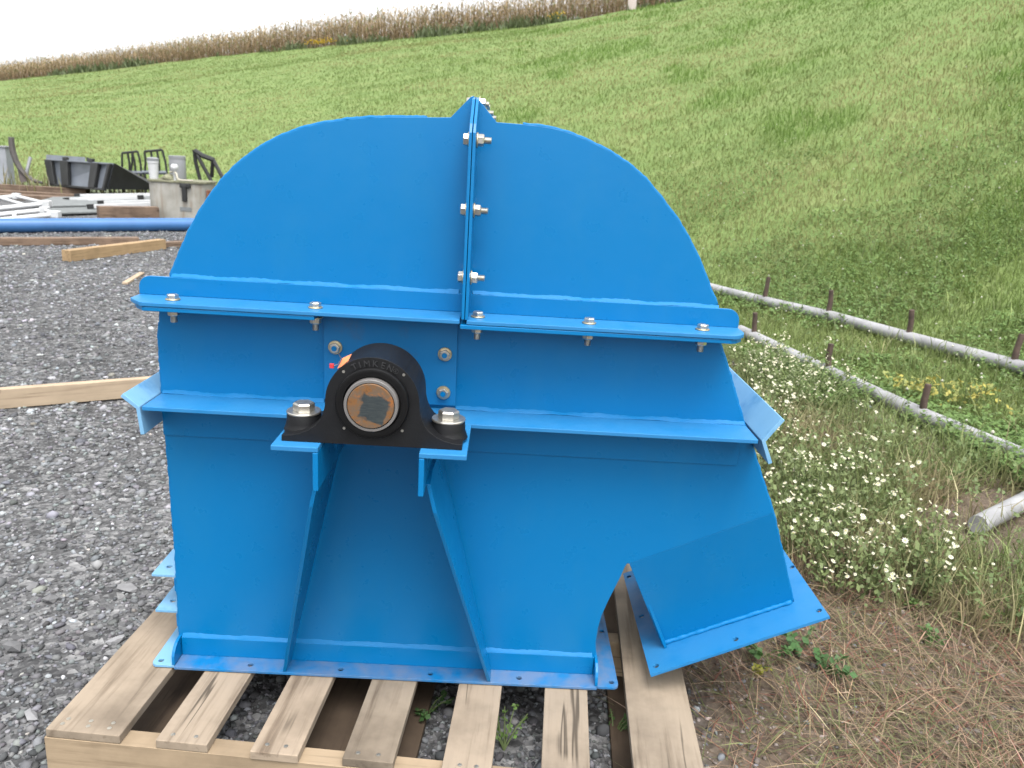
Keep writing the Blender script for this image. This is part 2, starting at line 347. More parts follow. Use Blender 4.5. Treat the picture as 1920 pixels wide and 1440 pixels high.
def grid_axis(lo, hi, near, n): 
    k = np.linspace(-1, 1, n); a = np.sinh(k*near)/math.sinh(near); return np.where(a < 0, -a*lo, a*hi)
gx = grid_axis(-420, 420, 6.2, 330); gy = grid_axis(-60, 900, 6.6, 340) + 1.0
X, Y = np.meshgrid(gx, gy); Z = gz(X, Y)
verts = np.stack([X, Y, Z], -1).reshape(-1, 3); ny, nx = X.shape
idx = np.arange(ny*nx).reshape(ny, nx)
q = np.stack([idx[:-1, :-1], idx[:-1, 1:], idx[1:, 1:], idx[1:, :-1]], -1).reshape(-1, 4)
tris = np.concatenate([q[:, [0, 1, 2]], q[:, [0, 2, 3]]])
gw, sw = zone(X, Y); zc = np.stack([gw, sw, np.zeros_like(gw)], -1).reshape(-1, 3)
def ground_mat():
    m, nt, b = new_mat('ground'); v = coords(nt)
    a = N(nt, 'ShaderNodeAttribute', attribute_name='Col'); sp = N(nt, 'ShaderNodeSeparateColor'); L(nt, a.outputs['Color'], sp.inputs[0])
    vo = N(nt, 'ShaderNodeTexVoronoi'); vo.inputs['Scale'].default_value = 42; L(nt, v, vo.inputs['Vector'])
    vo2 = N(nt, 'ShaderNodeTexVoronoi'); vo2.inputs['Scale'].default_value = 95; L(nt, v, vo2.inputs['Vector'])
    sepc = N(nt, 'ShaderNodeSeparateColor'); L(nt, vo.outputs['Color'], sepc.inputs[0])
    sepd = N(nt, 'ShaderNodeSeparateColor'); L(nt, vo2.outputs['Color'], sepd.inputs[0])
    gr = ramp(nt, sepc.outputs[0], [(0.0, (0.042, 0.043, 0.045)), (0.5, (0.105, 0.105, 0.108)), (0.85, (0.21, 0.21, 0.215)), (1.0, (0.40, 0.40, 0.40))])
    gr2 = ramp(nt, sepd.outputs[0], [(0.0, (0.035, 0.035, 0.037)), (0.6, (0.11, 0.11, 0.112)), (1.0, (0.30, 0.30, 0.30))])
    gr = mixc(nt, 0.45, gr, gr2)
    gr = mixc(nt, 1.0, gr, ramp(nt, noise(nt, v, 0.9, 5), [(0.3, 0.62), (0.7, 1.2)]), 'MULTIPLY')
    so = ramp(nt, noise(nt, v, 26, 7, 0.7), [(0.25, (0.066, 0.048, 0.037)), (0.5, (0.138, 0.106, 0.080)), (0.75, (0.23, 0.185, 0.14))])
    ga = ramp(nt, noise(nt, v, 1.1, 6, 0.6), [(0.28, (0.135, 0.205, 0.058)), (0.5, (0.175, 0.25, 0.078)), (0.72, (0.225, 0.27, 0.10))])
    ga = mixc(nt, 1.0, ga, ramp(nt, noise(nt, v, 30, 5, 0.7), [(0.25, 0.55), (0.75, 1.35)]), 'MULTIPLY')
    c = mixc(nt, sp.outputs[1], gr, so); c = mixc(nt, sp.outputs[0], c, ga); c = mixc(nt, 1.0, c, (0.72, 0.72, 0.72), 'MULTIPLY')
    L(nt, c, b.inputs['Base Color']); b.inputs['Roughness'].default_value = 0.9; b.inputs['Specular IOR Level'].default_value = 0.2
    bump(nt, vo.outputs['Distance'], 0.6, 0.02, b)
    return m
ground = array_mesh('ground', verts, tris, ground_mat(), zc, smooth=True); tag(ground, 'ground of gravel yard, bare soil and grass hillside', kind='structure')

def att(px, py, off=0.0):
    """point where the sight line through a photo pixel meets the ground (+off)"""
    d = ray(px, py); t = np.concatenate([np.linspace(0.5, 12, 1500), np.linspace(12, 120, 3000)])
    z = CAM.z + d.z*t - gz(CAM.x+d.x*t, CAM.y+d.y*t) - off; i = int(np.argmax(z < 0)); return CAM + d*float(t[i])
# ------------------------------------------------------------------ gravel
def stone_template(k):
    bm = bmesh.new(); bmesh.ops.create_icosphere(bm, subdivisions=1, radius=1.0)
    r = np.random.default_rng(k); v = np.array([x.co[:] for x in bm.verts]); f = np.array([[w.index for w in p.verts] for p in bm.faces]); bm.free()
    for _ in range(4):
        n = r.normal(size=3); n /= np.linalg.norm(n); d = v@n; lim = r.uniform(0.45, 0.8)
        v = v - np.outer(np.clip(d-lim, 0, None), n)
    v *= r.uniform(0.85, 1.15, size=v.shape)
    return v, f
STONES = [stone_template(i) for i in range(8)]
def scatter_stones(name, pts, sizes, cols, mat, sink=0.25, flat=(0.4, 0.8)):
    n = len(pts); V = []; T = []; C = []; base = 0
    which = rng.integers(0, len(STONES), n)
    for k, (sv, sf) in enumerate(STONES):
        ii = np.where(which == k)[0]
        if not len(ii): continue
        m = len(ii); sc = np.stack([rng.uniform(0.8, 1.35, m), rng.uniform(0.7, 1.0, m), rng.uniform(flat[0], flat[1], m)], -1)*sizes[ii][:, None]
        a = rng.uniform(0, 2*np.pi, m); tl = rng.normal(0, 0.28, (m, 2))
        p = sv[None]*sc[:, None, :]
        y = p[..., 1]*np.cos(tl[:, :1]) - p[..., 2]*np.sin(tl[:, :1]); z = p[..., 1]*np.sin(tl[:, :1]) + p[..., 2]*np.cos(tl[:, :1])
        x = p[..., 0]*np.cos(a[:, None]) - y*np.sin(a[:, None]); y2 = p[..., 0]*np.sin(a[:, None]) + y*np.cos(a[:, None])
        w = np.stack([x, y2, z], -1) + pts[ii][:, None, :]; w[..., 2] += (sc[:, 2]*(1-sink*2))[:, None]*0.6
        V.append(w.reshape(-1, 3)); T.append((sf[None] + (np.arange(m)*len(sv))[:, None, None] + base).reshape(-1, 3)); base += m*len(sv)
        C.append(np.repeat(cols[ii], len(sv), 0))
    return array_mesh(name, np.concatenate(V), np.concatenate(T), mat, np.concatenate(C))
M['stone'] = attr_mat('gravel_stone', (1, 1, 1), 0.85, 0, 0.25)
def polar(n, r0, r1, a0, a1, power=0.0):
    u = rng.random(n)
    r = r0*(r1/r0)**u if power == 0 else (r0**power + u*(r1**power-r0**power))**(1/power)
    a = rng.uniform(rad(a0), rad(a1), n)
    return CAM.x + r*np.sin(a), CAM.y + r*np.cos(a), r
x, y, r = polar(98000, 1.0, 13.0, -46, 30, 0.45)
g_, s_ = zone(x, y); keep = (rng.random(len(x)) > g_*1.3) & (rng.random(len(x)) > s_*0.93)
keep &= (fbm(x*1.1, y*2.0, 31) > 0.30) | (rng.random(len(x)) < 0.55)
x, y, r = x[keep], y[keep], r[keep]; n = len(x)
size = (0.0036 + 0.00095*r)*rng.lognormal(0, 0.45, n); big = rng.random(n) < 0.012; size[big] *= 2.1; size = np.minimum(size, 0.022)
patch = 0.72+0.75*(fbm(x*0.9, y*1.4, 77)); tone = np.clip(0.158*patch*rng.lognormal(0, 0.42, n), 0.05, 0.6)[:, None]*(1+rng.normal(0, 0.03, (n, 3)))*np.array([0.97, 1.0, 1.05])
wh = rng.random(n) < 0.012; tone[wh] *= np.array([1.7, 1.6, 1.4])*0.9
tone = np.clip(tone, 0.03, 0.7)
tag(scatter_stones('gravel', np.stack([x, y, gz(x, y)], -1), size, tone, M['stone']), 'loose grey crushed stone covering the yard', 'gravel', kind='stuff')

# ------------------------------------------------------------------ pallet
PA = rad(-4.0)
pallet = empty('wooden_pallet', (-0.795, -0.236, G), PA)
tag(pallet, 'weathered wooden shipping pallet under the blue machine housing', 'pallet')
TOP = -G - 0.0015                       # local height of the deck surface (machine stands at z = 0)
def u_of(px, py):
    p = atz(px, py, 0) - Vector((-0.795, -0.236, 0)); return p.x*math.cos(PA) + p.y*math.sin(PA)
deck = [(0.0, 0.140, 0.0, 1.0)]
for l, r_, v0 in (((337, 1322), (426, 1334), -0.002), ((505, 1339), (588, 1350), -0.004), ((668, 1350), (757, 1360), -0.003), ((843, 1365), (931, 1365), -0.008), ((1018, 1370), (1104, 1370), -0.008), ((1181, 1370), (1308, 1385), -0.01)):
    deck.append((u_of(*l), u_of(*r_), v0, 1.0))
PW = deck[-1][1]
TH = 0.0175
def nail(parent, u, v, z):
    MB().lathe([(0.0035, z-0.004), (0.0042, z+0.0006), (0.002, z+0.001)], lambda a, b, h: (u+a, v+b, h), 8).build('nail', M['thread'], parent)
for i, (a, b_, v0, ln) in enumerate(deck):
    jig = random.uniform(-0.003, 0.003)
    o = MB().box(0, b_-a, v0+jig, 1.0, TOP-TH, TOP).build('deck_board', M['pallet'], pallet, 0.0016, loc=(a, 0, 0))
    for vv in (0.012, 0.026) if i in (0,) else (0.014,):
        for uu in ((0.025, 0.07, 0.115) if i == 0 else (0.028, b_-a-0.028)):
            nail(o, uu+random.uniform(-0.004, 0.004), v0+vv+0.004, TOP)
# three stringers; the front one shows its forklift notch
def stringer(v0, v1):
    z1 = TOP-TH-0.0008; pts = [(-0.004, 0.019), (0.13, 0.019)] + [(0.15, 0.045), (0.165, 0.052)] + [(0.365, 0.052), (0.38, 0.045), (0.40, 0.019)] + \
        [(0.80, 0.019), (0.82, 0.045), (0.835, 0.052), (1.035, 0.052), (1.05, 0.045), (1.07, 0.019), (PW+0.003, 0.019), (PW+0.003, z1), (-0.004, z1)]
    MB().prism(pts, XZ, v0, v1).build('stringer', M['pallet_x'], pallet, 0.0015)
stringer(-0.002, 0.038); stringer(0.47, 0.508); stringer(0.962, 1.0)
for a, b_ in ((0.0, 0.18), (0.43, 0.53), (0.60, 0.665), (1.06, PW)):
    MB().box(0, b_-a, 0.0, 1.0, 0.002, 0.0185).build('bottom_board', M['pallet_dirty'], pallet, 0.0015, loc=(a, 0, 0))

# ------------------------------------------------------------------ machine housing
H = empty('machine_housing', (0, 0, 0))
tag(H, 'bright blue welded steel machine housing with black bearing, standing on the pallet', 'machine')
PT = M['paint']
DEP = 0.32
left_edge = [(-0.640, 0.757), (-0.6425, 0.72), (-0.6455, 0.68), (-0.6450, 0.59), (-0.6427, 0.50), (-0.6385, 0.257), (-0.640, 0.012)]
mid_gap = [(0.2405, 0.012), (0.2413, 0.05), (0.2376, 0.080), (0.2395, 0.115), (0.2443, 0.145), (0.2535, 0.176), (0.2635, 0.205), (0.275, 0.237), (0.2825, 0.262), (0.286, 0.2690)]
bendA, bendB = Vector((0.2905, 0, 0.2690)), Vector((0.570, 0, 0.3985))
C0, C1 = Vector((0.386, 0, 0.0616)), Vector((0.655, 0, 0.1808))
right_low = [(0.570, 0.3985), (0.5533, 0.4349), (0.5128, 0.5238), (0.4845, 0.5833), (0.4429, 0.6835), (0.4198, 0.7347), (0.411, 0.757)]
lower_poly = left_edge + mid_gap + [(0.2905, 0.269)] + right_low
MB().prism(lower_poly, XZ, 0.0, 0.006).build('lower_front_plate', PT, H, 0.001)
TILT = 0.034                                 # the chute panel is bent a little backwards below the crease
chute = MB()
qd = [bendA, C0+Vector((0, TILT, 0)), C1+Vector((0, TILT, 0)), bendB+Vector((0, 0, 0))]
chute.add([q_+Vector((0, 0.0003, 0)) for q_ in qd] + [q_+Vector((0, 0.006, 0)) for q_ in qd], [(0,1,2,3), (7,6,5,4), (0,1,5,4), (1,2,6,5), (2,3,7,6), (3,0,4,7)])
chute.build('chute_front_plate', PT, H, 0.0008)
UL = [(-0.6165, 0.776), (-0.6150, 0.812), (-0.5965, 0.854), (-0.5764, 0.8951), (-0.554, 0.934), (-0.5298, 0.9679), (-0.511, 0.991), (-0.4899, 1.0129), (-0.462, 1.0365), (-0.432, 1.0565), (-0.404, 1.0712),
      (-0.3751, 1.0833), (-0.347, 1.0925), (-0.3187, 1.0991), (-0.29, 1.1045), (-0.2626, 1.1086), (-0.2158, 1.1131), (-0.1503, 1.1161)]
UR = [(0.0189, 1.1143), (0.048, 1.1133), (0.0757, 1.1104), (0.105, 1.1040), (0.1336, 1.0948), (0.164, 1.0828), (0.193, 1.0691), (0.219, 1.0533), (0.2443, 1.0343), (0.2665, 1.0133), (0.2876, 0.9909), (0.308, 0.969), (0.327, 0.9445), (0.343, 0.921), (0.3572, 0.8977), (0.3705, 0.8745), (0.3829, 0.8498), (0.3935, 0.830), (0.4025, 0.8137), (0.4085, 0.776)]
SX = -0.0675                                 # seam between the two upper halves
MB().prism(UL + [(-0.1082, 1.1185), (-0.0745, 1.1545), (SX-0.001, 1.1566), (SX-0.001, 0.776)], XZ, 0.0, 0.006).build('upper_left_front_plate', PT, H, 0.001)
MB().prism([(SX+0.001, 0.776), (SX+0.001, 1.1552), (-0.0620, 1.1532), (-0.0273, 1.1152)] + UR, XZ, 0.0, 0.006).build('upper_right_front_plate', PT, H, 0.001)
# shell and back
def shell(pts, y0, y1, t=0.006, inset=0.0035, flip=1):
    m = MB(); n = len(pts); P = [Vector((a, b)) for a, b in pts]; nor = []
    for i in range(n):
        d = (P[min(i+1, n-1)]-P[max(i-1, 0)]).normalized(); nor.append(Vector((d.y, -d.x))*flip)
    o = [p+q_*inset for p, q_ in zip(P, nor)]; inn = [p+q_*(inset+t) for p, q_ in zip(P, nor)]
    vs = [(p.x, y0, p.y) for p in o] + [(p.x, y1, p.y) for p in o] + [(p.x, y0, p.y) for p in inn] + [(p.x, y1, p.y) for p in inn]
    fs = []
    for i in range(n-1): fs += [(i, i+1, n+i+1, n+i), (2*n+i, 3*n+i, 3*n+i+1, 2*n+i+1), (i, 2*n+i, 2*n+i+1, i+1), (n+i, n+i+1, 3*n+i+1, 3*n+i)]
    fs += [(0, n, 3*n, 2*n), (n-1, 3*n-1, 4*n-1, 2*n-1)]
    return m.add(vs, fs)
shell(UL + [(-0.075, 1.118)], 0.0065, DEP-0.0065).build('upper_left_shell', PT, H, smooth=35)
shell([(-0.060, 1.118)] + UR, 0.0065, DEP-0.0065).build('upper_right_shell', PT, H, smooth=35)
shell(left_edge[::-1], 0.0065, DEP-0.0065).build('left_side_wall', PT, H, smooth=35)
shell([(0.411, 0.757)][::1] + right_low[::-1][1:], 0.0065+0.0, DEP-0.0065).build('right_side_wall', PT, H, smooth=35)
shell(mid_gap[::-1], 0.0065, DEP-0.0065).build('curved_inner_wall', PT, H, smooth=35)
shell([(0.386, 0.0616), (0.2905, 0.269)], 0.0075+TILT*0.3, DEP-0.0065, flip=1).build('chute_inner_wall', PT, H)
_w = [bendB+Vector((-0.003, 0.0065, 0)), C1+Vector((-0.003, TILT+0.0065, 0)), C1+Vector((-0.003, DEP-0.0065, 0)), bendB+Vector((-0.003, DEP-0.0065, 0))]
MB().add(_w + [q_+Vector((-0.006, 0, 0)) for q_ in _w], [(0, 1, 2, 3), (7, 6, 5, 4), (0, 4, 5, 1), (1, 5, 6, 2), (2, 6, 7, 3), (3, 7, 4, 0)]).build('chute_outer_wall', PT, H)
back = lower_poly[:-len(right_low)] + [(0.386, 0.0616), (0.655, 0.1808)] + right_low
MB().prism(back, XZ, DEP-0.006, DEP).build('lower_back_plate', PT, H)
MB().prism(UL + [(-0.1082, 1.1185), (-0.0273, 1.1152)] + UR, XZ, DEP-0.006, DEP).build('upper_back_plate', PT, H)

# weld beads: lumpy rounded strips
def bead(name, path, r, parent=H, lump=0.28, step=0.0055, flat=1.0):
    P = [Vector(p) for p in path]; pts = []
    for a, b in zip(P[:-1], P[1:]):
        k = max(1, int((b-a).length/step))
        pts += [a.lerp(b, i/k) for i in range(k)]
    pts.append(P[-1]); ph = random.random()*10
    wob = [1+lump*(random.random()-0.5) + 0.10*math.sin(i*0.9+ph) for i in range(len(pts))]
    pts = [p+Vector((random.uniform(-1, 1), 0, random.uniform(-1, 1)))*r*0.14 for p in pts]
    return MB().tube(pts, [r*w for w in wob], 7).build(name, M['weld'], parent, smooth=True)
bead('weld_bead', [(a, -0.0005+0.004, b) for a, b in UL], 0.0034, lump=0.16)
bead('weld_bead', [(a, -0.0005+0.004, b) for a, b in UR[:-1]], 0.0034, lump=0.16)
bead('weld_bead', [(a, 0.0045, b) for a, b in left_edge[1:]], 0.0036)
bead('weld_bead', [(a, 0.0045, b) for a, b in right_low[::-1]] + [(0.655, 0.004+TILT, 0.1815)], 0.0036)
def fillet(name, x0, x1, zt, h=0.010, d=0.0062, y0=-0.0004):
    """45 degree weld fillet along x: from plate (upper edge) to angle leg (lower edge), uneven"""
    n = int((x1-x0)/0.006); vs = []; fs = []
    for i in range(n+1):
        x = x0+(x1-x0)*i/n; k = 0.0009
        top = zt+h*0.5+random.uniform(-k, k) + 0.0009*math.sin(i*0.31); bot = zt-h*0.5+random.uniform(-k, k)*0.5 + 0.0007*math.sin(i*0.21+1)
        mid = (top+bot)/2+random.uniform(-k, k)*0.6
        vs += [(x, y0, top), (x, y0-d*0.55-random.uniform(0, k), mid), (x, y0-d-random.uniform(0, k*0.6), bot), (x, y0-d*0.6, bot-0.002), (x, y0+0.002, bot-0.002)]
    for i in range(n):
        for j in range(4): a = i*5+j; fs.append((a, a+1, a+6, a+5))
        fs.append((i*5+4, i*5, i*5+5, i*5+9))
    fs += [(0, 1, 2, 3, 4), tuple(n*5+j for j in (4, 3, 2, 1, 0))]
    return MB().add(vs, fs).build(name, M['weld'], H, smooth=50)

# upper bolted flanges (angle irons)
def angle_leg_v(name, x0, x1, z0, z1, rl, rr, y0=-0.007, y1=-0.0003, mat=PT):
    p = [(x0, z0), (x1, z0)]
    p += arc(x1-rr, z1-rr, rr, 0, 90) if rr else [(x1, z1)]
    p += arc(x0+rl, z1-rl, rl, 90, 180) if rl else [(x0, z1)]
    return MB().prism(p, XZ, y0, y1).build(name, mat, H, 0.0009)
fl_u = angle_leg_v('upper_left_flange', -0.672, SX-0.006, 0.7742, 0.8085, 0.021, 0)
MB().prism([(-0.672, -0.0003), (-0.672, -0.044), (-0.660, -0.0595), (-0.641, -0.0795), (-0.634, -0.082), (SX-0.0062, -0.083), (SX-0.0062, -0.0003)], XY, 0.7665, 0.7740).build('flange_leg', M['glare'], fl_u, 0.0012)
fr_u = angle_leg_v('upper_right_flange', SX+0.006, 0.4454, 0.7742, 0.8085, 0, 0.022)
MB().prism([(SX+0.0062, -0.0003), (SX+0.0062, -0.083), (0.418, -0.083), (0.430, -0.077), (0.4415, -0.060), (0.4454, -0.045), (0.4454, -0.0003)], XY, 0.7665, 0.7740).build('flange_leg', M['glare'], fr_u, 0.0012)
MB().prism([(-0.665, -0.0003), (-0.665, -0.044), (-0.655, -0.0595), (-0.637, -0.0785), (-0.630, -0.0805), (-0.332, -0.0805), (-0.332, -0.0003)], XY, 0.7580, 0.7658).build('lower_left_flange', PT, H, 0.0012)
MB().prism([(-0.0725, -0.0003), (-0.0725, -0.0835), (0.414, -0.0805), (0.426, -0.074), (0.438, -0.058), (0.4415, -0.045), (0.4415, -0.0003)], XY, 0.7580, 0.7658).build('lower_right_flange', PT, H, 0.0012)
fillet('weld_bead', -0.612, SX-0.014, 0.8112, 0.0058, 0.005); fillet('weld_bead', SX+0.012, 0.405, 0.8112, 0.0058, 0.005)
# divider flanges on the seam
dv = [(-0.0003, 0.7745), (-0.0805, 0.7745), (-0.0805, 1.093), (-0.072, 1.108), (-0.018, 1.150), (-0.0003, 1.154)]
for s_ in (-1, 1):
    x0, x1 = (SX-0.0058, SX-0.0007) if s_ < 0 else (SX+0.0007, SX+0.0058)
    MB().prism(dv, YZ, x0+0.0025, x1+0.0025).build('seam_flange', PT, H, 0.0008)
    MB().prism([(0.0065, 1.112), (0.0065, 1.150), (DEP-0.007, 1.150), (DEP-0.007, 1.112)], YZ, x0, x1).build('top_seam_flange', PT, H, 0.0008)

# bolts -------------------------------------------------------------
def frame_for(d):
    d = Vector(d).normalized(); a = Vector((0, 0, 1)).cross(d)
    if a.length < 0.1: a = Vector((1, 0, 0)).cross(d)
    a.normalize(); return a, d.cross(a), d
def hexprism(m, o, d, r, h0, h1, rot=0.0, ch=0.12):
    a, b, d = frame_for(d); vs = []; prof = [(1.0, h0), (1.0, h1-(h1-h0)*ch*1.5), (0.86, h1)]
    for rr, h in prof:
        for k in range(6): t = rot+k*math.pi/3; vs.append(Vector(o)+a*(r*rr*math.cos(t))+b*(r*rr*math.sin(t))+d*h)
    fs = [(5, 4, 3, 2, 1, 0), (12, 13, 14, 15, 16, 17)]
    for i in range(2):
        for k in range(6): p = i*6+k; q_ = i*6+(k+1) % 6; fs.append((p, q_, q_+6, p+6))
    m.add(vs, fs)
def disc(m, o, d, r, h0, h1, seg=20, ri=None, edge=0.0):
    a, b, d = frame_for(d); o = Vector(o)
    prof = [(r*(1-edge), h0), (r, h0+(h1-h0)*0.3), (r, h0+(h1-h0)*0.7), (r*(1-edge), h1)]
    m.lathe(prof, lambda p, q_, h: o+a*p+b*q_+d*h, seg)
def thread(m, o, d, r, h0, h1):
    a, b, d = frame_for(d); o = Vector(o); n = max(4, int((h1-h0)/0.0018)); prof = []
    for i in range(n): t = h0+(h1-h0)*i/n; prof += [(r*0.86, t), (r, t+(h1-h0)/n*0.5)]
    prof += [(r*0.8, h1)]
    m.lathe(prof, lambda p, q_, h: o+a*p+b*q_+d*h, 12)
def bolt(o, d, t_head, t_nut, r_hex=0.0105, r_w=0.0132, r_s=0.0062, head_h=0.0080, nut_h=0.0100, stick=0.0125, parent=H, yellow=True, name='bolt'):
    """o: a point on the joint, d: direction from the nut side to the head side; t_*: distance from o to the surfaces."""
    o = Vector(o); d = Vector(d).normalized(); e = -d; rot = random.random()
    m = MB(); hexprism(m, o, d, r_hex, t_head+0.0028, t_head+0.0028+head_h, rot)
    hb = m.build(name, M['zinc'], parent, 0.0004)
    m = MB(); disc(m, o, d, r_w, t_head+0.0002, t_head+0.0027, 20, edge=0.04); m.build('washer', M['zinc_y'] if yellow else M['zinc'], hb, smooth=40)
    m = MB(); disc(m, o, e, r_w, t_nut+0.0002, t_nut+0.0027, 20, edge=0.04); m.build('washer', M['zinc_y'] if yellow else M['zinc'], hb, smooth=40)
    m = MB(); hexprism(m, o, e, r_hex, t_nut+0.0028, t_nut+0.0028+nut_h, rot+0.4); m.build('nut', M['zinc'], hb, 0.0004)
    m = MB(); thread(m, o, e, r_s, t_nut+0.0028+nut_h, t_nut+0.0028+nut_h+stick); m.build('bolt_end', M['zinc'], hb, smooth=40)
    return hb
for px, py in ((318, 565), (587, 581), (895, 600), (1107, 612), (1322, 623)):
    p = atz(px, py, 0.774); bolt((p.x, -0.046, 0.766), (0, 0, 1), 0.008, 0.008)
for px, py in ((885, 262), (879, 394), (875, 520)):
    p = aty(px, py, -0.045); bolt((SX+0.0025, -0.045, p.z), (-1, 0, 0), 0.0058, 0.0058, head_h=0.0085, nut_h=0.0105, r_hex=0.0105, r_s=0.0062)
for i, (px, py) in enumerate(((909, 196), (917, 201), (924, 213), (929, 222))):
    yy = 0.05 + 0.072*i; p = aty(px, py, yy)
    bolt((SX, yy, p.z), (-1, 0, 0), 0.0058, 0.0058, stick=max(0.006, p.x-SX-0.0171), r_s=0.0055)

# mid angle ring round the housing
mid = MB().prism([(-0.6445, -0.0003), (-0.6445, -0.0895), (0.4863, -0.0895), (0.4863, -0.0003)], XY, 0.5745, 0.5825).build('middle_flange', M['glare'], H, 0.0012)
MB().box(-0.6440, 0.4800, -0.0072, -0.0003, 0.4985, 0.5740).build('flange_leg', PT, mid, 0.0009)
def sideangle(name, corner, up, low, y0, y1, t=0.0075):
    cx, cz = corner; o = Vector((0, 0))
    def off(a, b):
        d = Vector((b[0]-a[0], b[1]-a[1])).normalized(); return Vector((-d.y, d.x))*t
    u = Vector(up); c = Vector(corner); l = Vector(low)
    n1 = off(c, u); n2 = off(l, c)
    sgn = 1 if n1.y > 0 else -1
    p = [u, c, l, l-n2*sgn, c-(n1+n2)*0.5*sgn*1.1, u-n1*sgn]
    return MB().prism([(q_.x, q_.y) for q_ in p], XZ, y0, y1).build(name, M['glare_pale'], H, 0.001)
pl, pc, pb = aty(230, 738, -0.09), aty(263, 763, -0.09), aty(273, 815, -0.09)
sideangle('left_side_flange', (pc.x-0.0015, pc.z), (pl.x, pl.z), (pb.x-0.002, pb.z), -0.0900, DEP+0.08)
pl, pc, pb = aty(1466, 784, -0.09), aty(1427, 827, -0.09), aty(1441, 871, -0.09)
sideangle('right_side_flange', (pc.x+0.0015, pc.z), (pl.x, pl.z), (pb.x, pb.z), -0.0900, DEP+0.08)
fillet('weld_bead', -0.642, -0.332, 0.5856, 0.0058, 0.006); fillet('weld_bead', -0.079, 0.484, 0.5856, 0.0058, 0.006)
MB().box(-0.642, 0.484, DEP+0.0003, DEP+0.08, 0.5745, 0.5825).build('rear_flange', PT, H, 0.001)

# base flange
hx = [-0.4827, -0.2948, -0.1071, 0.0789]
DU = M['dusty']
bf = MB().prism([[(-0.6345, -0.0495), (0.2410, -0.0505), (0.2410, -0.0003), (-0.6345, -0.0003)]] + [circ(x_, -0.0298, 0.0058) for x_ in hx], XY, 0.0005, 0.0065).build('base_flange', DU, H, 0.0008)
MB().box(-0.6335, 0.2360, -0.0068, -0.0003, 0.0067, 0.0490).build('base_flange_leg', DU if False else PT, bf, 0.0008)
fillet('weld_bead', -0.632, 0.232, 0.0518, 0.0072, 0.006)
for nm, xo, xi, yf, xv in (('left_base_flange', -0.684, -0.6358, -0.0444, -0.6405), ('right_base_flange', 0.2878, 0.2425, -0.046, 0.2372)):
    s_ = 1 if xi > xo else -1; r_ = 0.012
    cs = [(xi, yf), ] + [(xo+s_*r_+r_*math.cos(a)*-s_, yf+r_-r_*math.sin(a)) for a in (math.pi/2, math.pi*0.375, math.pi/4, math.pi/8, 0)] + [(xo, DEP+0.05), (xi, DEP+0.05)]
    hl = [circ((xo+xi)/2-s_*0.009, yy, 0.0058) for yy in (-0.0287, 0.16, 0.345)]
    b_ = MB().prism([cs] + hl, XY, 0.0005, 0.0065).build(nm, DU if xo > 0 else M['glare_pale'], H, 0.0008)
    MB().prism([(yf, 0.0067), (yf, 0.016)] + [(-0.012+0.033*-math.cos(a), 0.016+0.034*math.sin(a)) for a in (0.3, 0.6, 0.9, 1.2, 1.5)] + [(DEP+0.04, 0.050), (DEP+0.04, 0.0067)], YZ, xv-0.0003, xv+0.0057).build('base_flange_leg', PT, b_, 0.0008)
MB().box(-0.634, 0.241, DEP+0.0003, DEP+0.05, 0.0005, 0.0065).build('rear_base_flange', PT, H, 0.0008)
# flange ears on the left wall
for (px, py), hp in (((284, 1076), (318, 1062)), ((291, 1143), (325, 1126))):
    p = aty(px, py, 0.010); h = atz(hp[0], hp[1], p.z)
    e_ = MB().prism([[(p.x, 0.010), (p.x, DEP+0.01), (-0.6425, DEP+0.01), (-0.6425, 0.010)], circ(h.x, h.y, 0.0062)], XY, p.z-0.0058, p.z).build('side_flange_ear', M['glare_pale'], H, 0.0008)
    MB().box(-0.6475, -0.6425, 0.007, DEP, p.z-0.036, p.z-0.006).build('flange_leg', PT, e_, 0.0006)

# chute flange (tilted frame)
ca = (C1-C0).normalized(); cn = Vector((-ca.z, 0, ca.x))
def CH(a, y, t): q_ = C0 + ca*a + cn*t; return (q_.x, y, q_.z)
holes = [circ(a, y, 0.0062) for a, y in ((-0.0243, -0.0289), (0.1497, -0.0252), (0.3300, -0.0190), (-0.0248, 0.1603), (-0.0285, 0.3448), (0.330, 0.345), (0.335, 0.1603))]
MB().prism([[(-0.041, -0.0512), (0.3418, -0.0472), (0.3418, 0.369), (-0.041, 0.369)], [(0.008, TILT+0.008), (0.286, TILT+0.008), (0.286, 0.314), (0.008, 0.314)]] + holes, CH, -0.0065, -0.0005).build('chute_flange', M['glare'], H, 0.0008)
w = bead('weld_bead', [Vector(CH(a, TILT-0.001, 0.003)) for a in np.linspace(0.004, 0.29, 4)], 0.0052, lump=0.35)

# bearing cover plate with its bolts
cov = MB().prism([(-0.3311, 0.5905), (-0.3311, 0.7535), (-0.0803, 0.7535), (-0.0790, 0.5905)], XZ, -0.0085, -0.0005).build('cover_plate', M['smudge'], H, 0.0006)
for px, py in ((628, 652), (834, 665), (831, 737)):
    p = aty(px, py, -0.0135); m = MB(); disc(m, (p.x, -0.0087, p.z), (0, -1, 0), 0.0135, 0.0, 0.0034, 22, edge=0.05)
    o = m.build('washer', M['zinc_y'], cov, smooth=40)
    m = MB(); hexprism(m, (p.x, -0.0122, p.z), (0, -1, 0), 0.0108, 0.0, 0.0090, 0.3); m.build('nut', M['zinc'], o, 0.0005)
    m = MB(); disc(m, (p.x, -0.0213, p.z), (0, -1, 0), 0.0052, 0.0, 0.0012, 14); m.build('bolt_end', PT, o)

